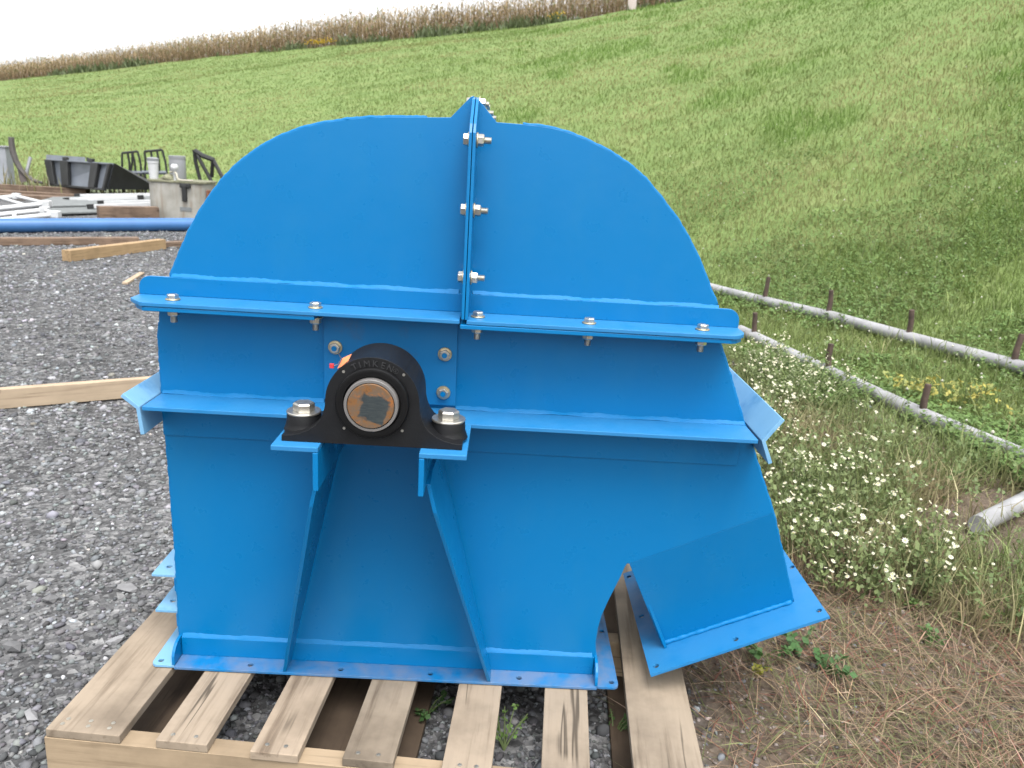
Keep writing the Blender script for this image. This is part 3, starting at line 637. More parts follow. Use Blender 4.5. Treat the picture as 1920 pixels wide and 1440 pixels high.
# bearing brackets and gussets
for nm, x0, x1, xv0, xv1 in (('left_bracket', -0.3655, -0.2880, -0.2972, -0.2880), ('right_bracket', -0.1225, -0.0440, -0.1225, -0.1133)):
    b_ = MB().box(x0, x1, -0.250, -0.0900, 0.5733, 0.5823).build(nm, M['glare'], H, 0.0014)
    MB().box(xv0, xv1, -0.250, -0.0075, 0.5050, 0.5730).build('bracket_leg', PT, b_, 0.0014)
for nm, xt, xb in (('left_gusset', -0.3010, -0.4065), ('right_gusset', -0.1090, 0.0150)):
    fx = lambda y_, z_, t, xt=xt, xb=xb: (xt+(xb-xt)*(0.505-z_)/0.493+t, y_, z_)
    MB().prism([(-0.0075, 0.0075), (-0.0485, 0.0075), (-0.203, 0.455), (-0.203, 0.508), (-0.15, 0.512), (-0.0080, 0.500)], fx, -0.0036, 0.0036).build(nm, M['paint'], H, 0.001)

# ------------------------------------------------------------------ pillow block bearing (bolted to the brackets)
YB = -0.2265; BX = -0.2035; BZ = 0.6565; BR = 0.0775; ZB = 0.5826
def mirror(pts): return [(2*BX-x_+0.0, z_) for x_, z_ in reversed(pts)]
lp = [(-0.3535, 0.5925), (-0.338, 0.5935), (-0.323, 0.5972), (-0.309, 0.6035), (-0.297, 0.6125), (-0.289, 0.6230), (-0.2842, 0.6350), (-0.2815, 0.6480)]
ar = arc(BX, BZ, BR, 174, 6, 28)
prof = [(-0.3535, ZB)] + lp + ar + mirror(lp) + [(2*BX+0.3535, ZB)]
blk = MB().prism(prof, XZ, YB, YB+0.105).build('pillow_block', M['casting'], H, 0.0022, seg=3)
blk['label'] = 'black cast pillow block bearing'
BL = Vector((aty(570, 778, -0.176).x, -0.176, 0)); BRr = Vector((aty(841, 792, -0.176).x, -0.176, 0))
for c in (BL, BRr):
    MB().lathe([(0.034, ZB+0.006), (0.0305, 0.598), (0.0292, 0.603), (0.0286, 0.6145), (0.0276, 0.6170)], lambda a, b, h, c=c: (c.x+a, c.y+b, h), 30).build('bolt_boss', M['casting'], blk, smooth=35)
    m = MB(); disc(m, (c.x, c.y, 0.6175), (0, 0, 1), 0.0292, 0.0, 0.0042, 30, edge=0.03); wsh = m.build('mounting_washer', M['zinc'], blk, smooth=40)
    m = MB(); hexprism(m, (c.x, c.y, 0.6219), (0, 0, 1), 0.0185, 0.0, 0.0142, random.random()); m.build('mounting_bolt', M['zinc'], blk, 0.0006)
    m = MB(); thread(m, (c.x, c.y, 0.5730), (0, 0, -1), 0.0105, 0.0, 0.024); m.build('mounting_bolt_end', M['thread'], blk, smooth=30)
    m = MB(); disc(m, (c.x, c.y, 0.5730), (0, 0, -1), 0.015, 0.0002, 0.0045, 18); m.build('mounting_nut', M['zinc'], blk, smooth=40)
SC = aty(697, 758, YB-0.012); sx_, sz_ = SC.x, SC.z
AX = lambda a, b, h: (sx_+a, YB-h, sz_+b)
MB().lathe([(0.0600, -0.002), (0.0600, 0.009), (0.0585, 0.0118), (0.0545, 0.0125), (0.0510, 0.0118), (0.0475, 0.0118), (0.046, 0.006)], AX, 56).build('seal_ring', M['seal'], blk, smooth=30)
MB().lathe([(0.0440, 0.0), (0.0440, 0.0215), (0.0432, 0.0225), (0.0392, 0.0225), (0.0385, 0.018)], AX, 56).build('locking_collar', M['collar'], blk, smooth=30)
sh = MB().lathe([(0.0378, -0.02-(YB-0)*0), (0.0378, 0.0228), (0.0368, 0.0240), (0.0, 0.0240)], lambda a, b, h: (a, -h, b), 56).build('shaft', M['shaft'], blk, smooth=30, loc=(sx_, YB, sz_))
for px, py in ((644, 697), (757, 703), (645, 803), (754, 808)):
    p = aty(px, py, YB-0.001); m = MB(); disc(m, (p.x, YB+0.0002, p.z), (0, -1, 0), 0.0024, 0.0, 0.0012, 10); m.build('plug', M['zinc'], blk, smooth=60)
# cast lettering round the arch
def letters():
    V = []; F = []
    word = 'TIMKEN'; angs = [116, 108, 98, 86.5, 75.5, 65]; R0 = 0.0665
    dg = bpy.context.evaluated_depsgraph_get()
    def glyph(ch, ang, size, R_):
        cu = bpy.data.curves.new('g', 'FONT'); cu.body = ch; cu.size = size; cu.extrude = 0.0016; cu.align_x = 'CENTER'; cu.resolution_u = 3
        ob = bpy.data.objects.new('g', cu); me = ob.to_mesh()
        t = rad(ang); e = Vector((math.sin(t), 0, -math.cos(t))); up = Vector((math.cos(t), 0, math.sin(t)))
        o = Vector((BX, YB-0.0004, BZ)) + up*R_
        k = len(V)
        for v in me.vertices: q_ = o + e*v.co.x + up*v.co.y + Vector((0, -1, 0))*v.co.z; V.append(tuple(q_))
        for p in me.polygons: F.append(tuple(i+k for i in p.vertices))
        ob.to_mesh_clear(); bpy.data.objects.remove(ob); bpy.data.curves.remove(cu)
    for ch, a in zip(word, angs): glyph(ch, a, 0.0145, R0-0.004)
    glyph('R', 56.5, 0.0062, R0-0.001)
    m = MB(); m.add(V, F)
    t = rad(56.5); o = Vector((BX, YB-0.0006, BZ)) + Vector((math.cos(t), 0, math.sin(t)))*(R0+0.0012)
    m.tube([o+Vector((math.cos(i*math.pi/8), 0, math.sin(i*math.pi/8)))*0.0040 for i in range(17)], 0.0005, 5, cap=False)
    m.build('cast_lettering', M['casting_hi'], blk)
M['casting_hi'] = simple('casting_letters', (0.030, 0.031, 0.034), 0.45, 0.0, 0.2, 40, 0.1, 0.0005)
letters()
# inspection tag wired to the bearing
a_, b_, c_, d_ = aty(632, 692, YB+0.008), aty(642, 672, YB+0.03), aty(659, 664, YB+0.045), aty(650, 682, YB+0.015)
tg = MB().add([a_, d_, c_, b_] + [q_+Vector((0.0006, -0.0006, 0.0008)) for q_ in (a_, d_, c_, b_)], [(0, 1, 2, 3), (7, 6, 5, 4), (0, 1, 5, 4), (1, 2, 6, 5), (2, 3, 7, 6), (3, 0, 4, 7)]).build('paper_tag', M['orange'], blk)
MB().tube([aty(634, 661, -0.02), aty(637, 668, -0.05), aty(641, 672, YB+0.03), aty(634, 683, YB), aty(626, 686, YB-0.005)], 0.0008, 6).build('tag_wire', M['wire'], blk)
p = aty(622, 686, YB-0.004); MB().box(p.x-0.0035, p.x+0.0035, p.y-0.002, p.y+0.002, p.z-0.0038, p.z+0.0038).build('red_seal', M['red'], blk, 0.0008)

# ------------------------------------------------------------------ vegetation
def blades(px, py, hgt, wid, lean, cols, seed_h=None, segs=2, z=None, droop=0.5):
    """one narrow bent blade per point; returns verts, tris, cols"""
    n = len(px); a = rng.uniform(0, 2*np.pi, n); la = rng.uniform(0, 2*np.pi, n)
    z0 = gz(px, py)-0.004 if z is None else z
    lx, ly = np.cos(la)*lean*hgt, np.sin(la)*lean*hgt; wx, wy = np.cos(a)*wid*0.5, np.sin(a)*wid*0.5
    hz = hgt*np.sqrt(np.clip(1-lean**2, 0.05, 1))
    V = np.zeros((n, 5, 3))
    V[:, 0] = np.stack([px-wx, py-wy, z0], -1); V[:, 1] = np.stack([px+wx, py+wy, z0], -1)
    m = 0.55; mx, my, mz = px+lx*m*(1-droop), py+ly*m*(1-droop), z0+hz*m*1.08
    V[:, 2] = np.stack([mx+wx*0.8, my+wy*0.8, mz], -1); V[:, 3] = np.stack([mx-wx*0.8, my-wy*0.8, mz], -1)
    V[:, 4] = np.stack([px+lx, py+ly, z0+hz], -1)
    T = np.array([[0, 1, 2], [0, 2, 3], [3, 2, 4]])[None] + (np.arange(n)*5)[:, None, None]
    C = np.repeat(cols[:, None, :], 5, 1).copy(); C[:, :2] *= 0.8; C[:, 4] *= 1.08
    return V.reshape(-1, 3), T.reshape(-1, 3), C.reshape(-1, 3)
def merge(parts):
    V, T, C = [], [], []; k = 0
    for v, t, c in parts: V.append(v); T.append(t+k); C.append(c); k += len(v)
    return np.concatenate(V), np.concatenate(T), np.concatenate(C)
M['grass'] = attr_mat('grass_blades', (1, 1, 1), 0.6, 0.35, 0.25)
M['leaf'] = attr_mat('weed_leaves', (1, 1, 1), 0.55, 0.3, 0.3)
M['straw'] = attr_mat('dead_straw', (1, 1, 1), 0.8, 0.15, 0.2)
def gcol(n, dry, fresh):
    base = np.array([0.185, 0.258, 0.074]); yel = np.array([0.315, 0.30, 0.128]); dk = np.array([0.105, 0.20, 0.042])
    c = base[None]*(1-dry[:, None]) + yel[None]*dry[:, None]; c = c*(1-fresh[:, None]*0.42) + dk[None]*fresh[:, None]*0.42 + np.array([0.02, 0.05, 0.0])*fresh[:, None]
    return np.clip(c*rng.lognormal(0, 0.13, n)[:, None], 0, 0.6)
# hillside grass: dense near, coarser with distance
xa, ya, ra = polar(400000, 3.2, 62.0, -48, 50, 0.0); xb, yb, rb = polar(60000, 58.0, 112.0, -50, 2, 0.0)
x, y, r = np.concatenate([xa, xb]), np.concatenate([ya, yb]), np.concatenate([ra, rb]); k = r < np.interp(polar_of(x, y)[1], PH, EDGE); x, y, r = x[k], y[k], r[k]
g_, s_ = zone(x, y); k = rng.random(len(x)) < g_; x, y, r = x[k], y[k], r[k]; n = len(x)
lush = np.clip((fbm(x*0.62, y*0.40, 41)-0.55)*8, 0, 1)*np.clip((r-3)/9, 0.1, 1); ph_ = polar_of(x, y)[1]; lush *= np.clip((ph_+12)/14, 0.12, 1)
dry = np.clip((fbm(x*0.30+9, y*0.30, 51)-0.40)*2.6, 0, 0.75)*(1-lush) + 0.10*rng.random(n)
hgt = (0.055+0.05*rng.random(n)+0.16*lush*rng.random(n))*np.clip(1+0.010*r, 1, 1.5); hgt *= np.where(ph_ < -12, 0.75, 1)
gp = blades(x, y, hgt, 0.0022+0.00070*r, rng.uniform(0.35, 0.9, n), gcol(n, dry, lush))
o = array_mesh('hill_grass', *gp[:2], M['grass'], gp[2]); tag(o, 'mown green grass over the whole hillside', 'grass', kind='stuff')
# clover patches and their white heads near the foot of the slope
def leaflets(cx, cy, cz, rad_, cols, tilt=0.35, three=True):
    n = len(cx); V = []; C = []
    for j in range(3 if three else 1):
        a = rng.uniform(0, 2*np.pi, n) if j == 0 else a0 + j*2.094
        if j == 0: a0 = a
        dx, dy = np.cos(a), np.sin(a); tz = rng.normal(0, tilt, n)
        p0 = np.stack([cx, cy, cz], -1); d = np.stack([dx, dy, tz], -1)*rad_[:, None]; s = np.stack([-dy, dx, rng.normal(0, tilt, n)], -1)*rad_[:, None]*0.5
        V.append(np.stack([p0, p0+d*0.6+s, p0+d*1.05, p0+d*0.6-s], 1)); C.append(np.repeat((cols*rng.lognormal(0, 0.12, n)[:, None])[:, None, :], 4, 1))
    V = np.concatenate(V); C = np.concatenate(C); m = len(V)
    T = (np.array([[0, 1, 2], [0, 2, 3]])[None] + (np.arange(m)*4)[:, None, None]).reshape(-1, 3)
    return V.reshape(-1, 3), T, C.reshape(-1, 3)
x, y, r = polar(60000, 3.4, 15.0, 4, 40, 0.0); g_, s_ = zone(x, y)
k = (rng.random(len(x)) < np.clip((fbm(x*0.7, y*0.7, 61)-0.45)*7, 0, 1)*np.clip(1.7-r/10, 0.1, 1)) & (g_ > 0.25); x, y, r = x[k], y[k], r[k]; n = len(x)
cl = leaflets(x, y, gz(x, y)+rng.uniform(0.03, 0.10, n), rng.uniform(0.010, 0.018, n)*(1+0.05*r), np.array([0.150, 0.245, 0.068])*np.ones((n, 1)))
tag(array_mesh('clover_patches', *cl[:2], M['leaf'], cl[2]), 'low patches of green clover at the foot of the hillside', 'clover', kind='stuff')
def dots(cx, cy, cz, rr, col):
    n = len(cx); oct_ = np.array([[1, 0, 0], [0, 1, 0], [-1, 0, 0], [0, -1, 0], [0, 0, 1], [0, 0, -1.0]])
    f = np.array([[0, 1, 4], [1, 2, 4], [2, 3, 4], [3, 0, 4], [1, 0, 5], [2, 1, 5], [3, 2, 5], [0, 3, 5]])
    V = np.stack([cx, cy, cz], -1)[:, None, :] + oct_[None]*rr[:, None, None]
    T = (f[None] + (np.arange(n)*6)[:, None, None]).reshape(-1, 3); C = np.repeat((np.array(col)[None]*rng.uniform(0.8, 1.1, (n, 1)))[:, None, :], 6, 1)
    return V.reshape(-1, 3), T, C.reshape(-1, 3)
M['petal'] = attr_mat('petals', (1, 1, 1), 0.6, 0.2, 0.2)
x, y, r = polar(260, 4.0, 16.0, 5, 38, 0.0); k = zone(x, y)[0] > 0.5; x, y, r = x[k], y[k], r[k]
dt = dots(x, y, gz(x, y)+0.10, rng.uniform(0.007, 0.012, len(x)), (0.62, 0.62, 0.50))
tag(array_mesh('clover_flowers', *dt[:2], M['petal'], dt[2]), 'scattered small white clover heads in the hill grass', 'flowers', kind='stuff')
# rough weeds between the machine and the slope, and dead straw on the soil
_pb = [att(px, py, 0.04) for px, py in ((1405, 630), (1560, 704), (1740, 788), (1920, 862))]
_pc = [att(1832, 990, 0.04), att(1920, 945, 0.04)]
def near_pipe(x, y):
    x = np.asarray(x); y = np.asarray(y); d = np.full(x.shape, 9.0)
    for a, b in list(zip(_pb[:-1], _pb[1:])) + [(_pc[0], _pc[1])]:
        ex, ey = b.x-a.x, b.y-a.y; t = np.clip(((x-a.x)*ex+(y-a.y)*ey)/(ex*ex+ey*ey), 0, 1); d = np.minimum(d, np.hypot(x-a.x-t*ex, y-a.y-t*ey))
    return np.where(d < 0.20, 0.12, 1.0)
def in_weeds(x, y): return np.clip((x-0.80-0.02*y)/0.5, 0, 1)*np.clip((y+0.15+0.25*(x-1))/0.9, 0, 1)
x, y, r = polar(64000, 2.3, 9.0, 14, 46, 0.3); g_, s_ = zone(x, y); wd = in_weeds(x, y)
k = rng.random(len(x)) < near_pipe(x, y)*wd*(1-0.75*g_)*np.clip(0.30+1.3*(fbm(x*2.2, y*2.2, 71)-0.33), 0.05, 1); x, y, r = x[k], y[k], r[k]; n = len(x)
dryp = np.clip((fbm(x*1.6+4, y*1.6, 81)-0.45-0.09*np.clip(y-1.5, 0, 3))*3.2, 0, 1)
cw = np.array([0.215, 0.265, 0.10])[None]*(1-dryp[:, None]) + np.array([0.43, 0.34, 0.21])[None]*dryp[:, None]
cw = np.clip(cw*rng.lognormal(0, 0.22, n)[:, None], 0, 0.6)
wp = blades(x, y, rng.uniform(0.05, 0.24, n), rng.uniform(0.0025, 0.006, n)*(0.7+0.1*r), rng.uniform(0.15, 0.92, n), cw)
k2 = rng.random(n) < 0.20; xx, yy = x[k2], y[k2]; m_ = len(xx)
lf = leaflets(xx, yy, gz(xx, yy)+rng.uniform(0.02, 0.16, m_), rng.uniform(0.007, 0.017, m_), np.array([0.15, 0.21, 0.075])*np.ones((m_, 1)), 0.6)
wv = merge([wp, lf]); tag(array_mesh('weed_cover', *wv[:2], M['leaf'], wv[2]), 'tangled green and dry weeds beside the machine and the pipes', 'weeds', kind='stuff')
x, y, r = polar(70000, 1.3, 7.5, 10, 47, 0.5); g_, s_ = zone(x, y)
k = (rng.random(len(x)) < near_pipe(x, y)*s_*np.clip(0.25+(x-0.55)*1.5, 0.06, 1)) & (y > -1.2); x, y, r = x[k], y[k], r[k]; n = len(x)
cs = np.array([0.275, 0.20, 0.135])*rng.lognormal(0, 0.32, n)[:, None]*(1+rng.normal(0, 0.05, (n, 3)))
gsh = rng.random(n) < 0.34; cs[gsh] = np.array([0.155, 0.17, 0.075])*rng.lognormal(0, 0.2, gsh.sum())[:, None]
rsh = rng.random(n) < 0.10; cs[rsh] = np.array([0.25, 0.10, 0.075])
sp_ = blades(x, y, rng.uniform(0.03, 0.17, n), rng.uniform(0.0014, 0.0034, n), rng.uniform(0.86, 0.998, n), np.clip(cs, 0, 0.6), droop=0.1)
tag(array_mesh('dead_straw', *sp_[:2], M['straw'], sp_[2]), 'brown dead straw lying over the soil beside the pallet', 'straw', kind='stuff')
# pebbles on the soil
x = rng.uniform(0.3, 1.6, 5200); y = rng.uniform(-0.9, 1.4, 5200)
sz = 0.0042*rng.lognormal(0, 0.45, len(x)); tn = np.clip(0.20*rng.lognormal(0, 0.4, len(x)), 0.05, 0.5)[:, None]*np.array([1.12, 0.95, 0.86])
tag(scatter_stones('soil_pebbles', np.stack([x, y, gz(x, y)], -1), sz, tn, M['stone']), 'small pebbles and crumbs strewn over the brown soil', 'pebbles', kind='stuff')

# white asters: separate clumps
def flower_heads(cx, cy, cz, rr):
    V = []; T = []; C = []; n = len(cx); npet = 9
    for i in range(n):
        nrm = Vector((random.gauss(0, 0.45), random.gauss(-0.35, 0.4), 1)).normalized(); a = nrm.orthogonal().normalized(); b = nrm.cross(a); o = Vector((cx[i], cy[i], cz[i])); k = len(V)
        V.append(o + nrm*rr[i]*0.15); C.append((0.62, 0.50, 0.14))
        for j in range(npet*2):
            t = j*math.pi/npet; q_ = rr[i]*(1.0 if j % 2 else 0.62); V.append(o + (a*math.cos(t) + b*math.sin(t))*q_ + nrm*rr[i]*0.12*(j % 2)); C.append((0.80, 0.80, 0.76) if j % 2 else (0.74, 0.74, 0.62))
        for j in range(npet*2): T.append((k, k+1+j, k+1+(j+1) % (npet*2)))
    return np.array([tuple(v) for v in V]), np.array(T), np.array(C)
ASTERS = [((1395, 690), 0.24, 34), ((1450, 670), 0.24, 34), ((1475, 730), 0.24, 40), ((1425, 780), 0.20, 30), ((1530, 700), 0.20, 20), ((1440, 830), 0.18, 16), ((1500, 900), 0.20, 18), ((1570, 930), 0.20, 17), ((1500, 985), 0.18, 12),
          ((1570, 1030), 0.17, 13), ((1640, 1030), 0.17, 14), ((1730, 1040), 0.15, 11), ((1630, 880), 0.17, 11), ((1590, 840), 0.15, 8)]
ASTER_LABELS = ['white aster clump just behind the end of the upper right flange',
    'white aster clump below the rusty stub of the half-hidden pipe',
    'dense white aster clump beyond the right side flange',
    'white aster clump tucked against the sloping right wall of the housing',
    'thin white aster clump at the edge of the half-hidden pipe',
    'sparse asters beside the tip of the right side flange',
    'white aster clump next to the right wall above the chute',
    'white aster clump further from the housing above the chute',
    'low asters touching the outer wall of the chute',
    'low aster clump above the outer corner of the chute flange',
    'aster sprays reaching over dry straw beyond the chute flange',
    'outermost aster spray on the dry straw, toward the short plain pipe',
    'loose asters between the housing and the half-hidden pipe',
    'few-flowered aster clump near the half-hidden pipe']
for ai, ((px, py), sprd, nf) in enumerate(ASTERS):
    nf = int(nf*1.45); sprd *= 1.12
    c = att(px, py+12, 0.10); root = empty('aster_plant', (c.x, c.y, float(gz(c.x, c.y))))
    tag(root, ASTER_LABELS[ai], 'flowers', 'white asters beside the machine')
    gx_ = rng.normal(0, sprd*0.55, nf); gy_ = rng.normal(0, sprd*0.6, nf); nf0 = nf; gh = rng.uniform(0.10, 0.27, nf)
    gx_ = np.maximum(gx_, (0.60-c.x) + 0.05) if c.x < 0.9 else gx_
    m = MB()
    for i in range(nf):
        b0 = Vector((gx_[i]*0.35, gy_[i]*0.35, 0)); e = Vector((gx_[i], gy_[i], gh[i])); m.tube([b0, b0.lerp(e, 0.5)+Vector((0, 0, 0.02)), e], [0.0018, 0.0014, 0.0009], 4, cap=False)
    m.build('stems', M['stemgreen'] if 'stemgreen' in M else M.setdefault('stemgreen', simple('stem_green', (0.11, 0.15, 0.05), 0.7, 0, 0.2, 20, 0)), root)
    nl = nf*26; li = rng.integers(0, nf, nl); u = rng.uniform(0.2, 1.0, nl)
    lx = gx_[li]*(0.35+0.65*u)+rng.normal(0, 0.018, nl); ly = gy_[li]*(0.35+0.65*u)+rng.normal(0, 0.018, nl); lz = gh[li]*u+rng.normal(0, 0.008, nl)
    lv = leaflets(lx, ly, lz, rng.uniform(0.007, 0.017, nl), np.array([0.185, 0.235, 0.09])*np.ones((nl, 1)), 0.7, three=False)
    array_mesh('leaves', *lv[:2], M['leaf'], lv[2], root)
    ex = rng.integers(0, nf, nf*2); fx_ = np.concatenate([gx_, gx_[ex]+rng.normal(0, 0.022, nf*2)]); fy_ = np.concatenate([gy_, gy_[ex]+rng.normal(0, 0.022, nf*2)]); fz_ = np.concatenate([gh, gh[ex]+rng.normal(-0.005, 0.010, nf*2)])
    fr = np.where(rng.random(len(fx_)) < 0.42, rng.uniform(0.0055, 0.0105, len(fx_)), rng.uniform(0.0035, 0.0055, len(fx_)))
    fh = flower_heads(fx_, fy_, fz_, fr); array_mesh('flower_heads', fh[0], fh[1], M['petal'], fh[2], root)['kind'] = 'stuff'

# broad-leaved weeds one can pick out
def leafy_weed(px, py, h, nst, col, label, spread=0.1, leafr=0.03, z=None):
    c = atz(px, py, G if z is None else z); root = empty('leafy_weed', (c.x, c.y, float(gz(c.x, c.y)))); tag(root, label, 'weed', 'leafy weeds around the pallet')
    m = MB(); LX = []; LY = []; LZ = []
    for i in range(nst):
        a = random.uniform(0, 6.28); e = Vector((math.cos(a)*spread*random.uniform(0.3, 1), math.sin(a)*spread*random.uniform(0.3, 1), h*random.uniform(0.6, 1)))
        m.tube([(0, 0, 0), tuple(e*0.5+Vector((0, 0, 0.01))), tuple(e)], [0.002, 0.0016, 0.001], 5, cap=False)
        for j in range(5): u = random.uniform(0.25, 1); LX.append(e.x*u); LY.append(e.y*u); LZ.append(e.z*u)
    m.build('stems', M['stemgreen'], root); n = len(LX)
    lv = leaflets(np.array(LX), np.array(LY), np.array(LZ), rng.uniform(leafr*0.35, leafr*0.75, n), np.array(col)*np.ones((n, 1)), 0.5, three=True)
    array_mesh('leaves', *lv[:2], M['leaf'], lv[2], root)
for px, py, h, nst, col, lab, sp2, lr in (
    (1425, 1235, 0.07, 4, (0.08, 0.17, 0.05), 'low green leafy weed under the tip of the chute flange', 0.07, 0.026),
    (1500, 1225, 0.08, 4, (0.075, 0.165, 0.055), 'green arrow-leaved weed by the outer corner of the chute flange', 0.08, 0.030),
    (1550, 1260, 0.06, 4, (0.07, 0.16, 0.05), 'dark green sprawling weed on straw past the chute flange', 0.09, 0.028),
    (1420, 1262, 0.04, 3, (0.30, 0.30, 0.04), 'small yellow-green weed on bare soil below the chute flange', 0.05, 0.018),
    (1705, 1140, 0.05, 4, (0.13, 0.22, 0.06), 'pale green seedling in the dry straw below the asters', 0.06, 0.020),
    (1745, 1215, 0.05, 4, (0.09, 0.18, 0.05), 'small dark seedling in dry straw beyond the pale one', 0.06, 0.020),
    (945, 1405, 0.11, 5, (0.12, 0.22, 0.05), 'thin weed with reddish stems growing up between pallet boards', 0.06, 0.014),
    (800, 1340, 0.06, 4, (0.06, 0.13, 0.04), 'shaded green weed under the pallet boards', 0.06, 0.018),
    (1150, 1385, 0.05, 4, (0.07, 0.15, 0.04), 'shaded little weed beside the wide outer pallet board', 0.05, 0.016)):
    leafy_weed(px, py, h, nst, col, lab, sp2, lr)

_c = att(1770, 725, 0.12); _yw = empty('yellow_weed', (_c.x, _c.y, float(gz(_c.x, _c.y)))); tag(_yw, 'yellowing leafy weed between the two stubbed grey pipes', 'weed')
n = 150; yu = rng.uniform(-1, 1, n); lv = leaflets(yu*0.26+rng.normal(0, 0.03, n), rng.normal(0, 0.06, n)-yu*0.06, rng.uniform(0.05, 0.17, n), rng.uniform(0.012, 0.024, n), np.where(rng.random((n, 1)) < 0.55, np.array([[0.42, 0.38, 0.09]]), np.array([[0.30, 0.33, 0.10]])), 0.6)
array_mesh('leaves', *lv[:2], M['leaf'], lv[2], _yw); _m = MB()
for i in range(20): _x = random.uniform(-0.26, 0.26); _m.tube([(_x, -_x*0.24, 0), (_x+random.uniform(-.03, .03), -_x*0.24, 0.15)], 0.0018, 4, cap=False)
_m.build('stems', M['stemgreen'], _yw)
# ------------------------------------------------------------------ maize field at the top of the hill
def edge_xy(p, extra=0.0):
    d = np.interp(p, PH, EDGE)+extra; return CAM.x + d*np.sin(np.radians(p)), CAM.y + d*np.cos(np.radians(p))
cx, cy = [], []
for row in range(14):
    p = -47.0
    while p < 26:
        d = float(np.interp(p, PH, EDGE)); p += math.degrees(0.13/d)*random.uniform(0.6, 1.5)*(1 + d/160); q_ = edge_xy(p, row*0.8+random.uniform(-0.15, 0.15)); cx.append(q_[0]); cy.append(q_[1])
cx = np.array(cx); cy = np.array(cy); n = len(cx); cz = gz(cx, cy); ht = rng.uniform(2.2, 3.1, n)*np.interp(polar_of(cx, cy)[1], [-31, -19, -11], [0.68, 0.85, 1.0])
parts = []
ones = np.ones(n); tanc = np.array([0.33, 0.25, 0.145])
st = blades(cx, cy, ht, 0.05*ones, rng.uniform(0.0, 0.08, n), (tanc*0.85)*rng.lognormal(0, 0.12, n)[:, None]); parts.append(st)
for j in range(8):
    z0 = cz + ht*(0.15+0.10*j); ln = rng.uniform(0.45, 0.8, n); a = rng.uniform(0, 6.28, n); dx, dy = np.cos(a), np.sin(a); w = 0.035
    base = np.stack([cx, cy, z0], -1); midp = base + np.stack([dx*ln*0.35, dy*ln*0.35, ln*0.28], -1); tip = base + np.stack([dx*ln*0.62, dy*ln*0.62, -ln*rng.uniform(0.0, 0.45, n)], -1)
    sd = np.stack([-dy, dx, 0*dx], -1)*w; V = np.stack([base, midp-sd, midp+sd, tip], 1); T = np.array([[0, 1, 2], [1, 3, 2]])[None] + (np.arange(n)*4)[:, None, None]
    low = np.clip(1-(0.15+0.10*j)*1.5, 0, 1); cc = (tanc*(1-low) + np.array([0.20, 0.13, 0.085])*low)[None]*rng.lognormal(0, 0.2, n)[:, None]; grn = rng.random(n) < 0.08; cc[grn] = (0.17, 0.20, 0.08)
    parts.append((V.reshape(-1, 3), T.reshape(-1, 3), np.repeat(np.clip(cc, 0, 0.7)[:, None, :], 4, 1).reshape(-1, 3)))
mz = merge(parts); M['maize'] = attr_mat('dry_maize', (1, 1, 1), 0.85, 0.12, 0.1)
tag(array_mesh('maize_field', *mz[:2], M['maize'], mz[2]), 'dry tan maize standing along the top of the hill', 'maize', kind='stuff')
# green weeds and yellow flowers along the foot of the maize
p = rng.uniform(-30, 16, 5200); wgt = np.clip((fbm(p*0.55, 0*p, 91)-0.42)*3.2, 0, 1); k = rng.random(len(p)) < wgt; p = p[k]; ex, ey = edge_xy(p, rng.uniform(-1.6, 0.2, len(p))); n = len(p)
hw = blades(ex, ey, rng.uniform(0.25, 1.25, n)*(0.35+0.65*wgt[k]), 0.12*np.ones(n), rng.uniform(0.2, 0.85, n), np.array([0.13, 0.165, 0.075])*rng.lognormal(0, 0.2, n)[:, None])
p = np.concatenate([rng.normal(-12.6, 0.45, 80), rng.normal(2.6, 0.3, 25)]); ex, ey = edge_xy(p, rng.uniform(-1.8, -0.8, len(p))); yf = dots(ex, ey, gz(ex, ey)+rng.uniform(0.3, 0.7, len(p)), 0.06*np.ones(len(p)), (0.62, 0.42, 0.03))
hv = merge([hw, yf]); tag(array_mesh('field_edge_weeds', *hv[:2], M['leaf'], hv[2]), 'green weeds with yellow flowers along the foot of the maize', 'weeds', kind='stuff')
ex, ey = edge_xy(7.35, -1.0)
tag(MB().prism([(-0.30, 0), (0.30, 0), (0.30, 2.3), (0.0, 2.42), (-0.30, 2.3)], XZ, -0.10, 0.10).build('marker_post', simple('pale_post', (0.55, 0.47, 0.45), 0.7), None, 0.02, loc=(float(ex), float(ey), float(gz(ex, ey))-0.05)), 'pale post standing at the edge of the maize', 'post')

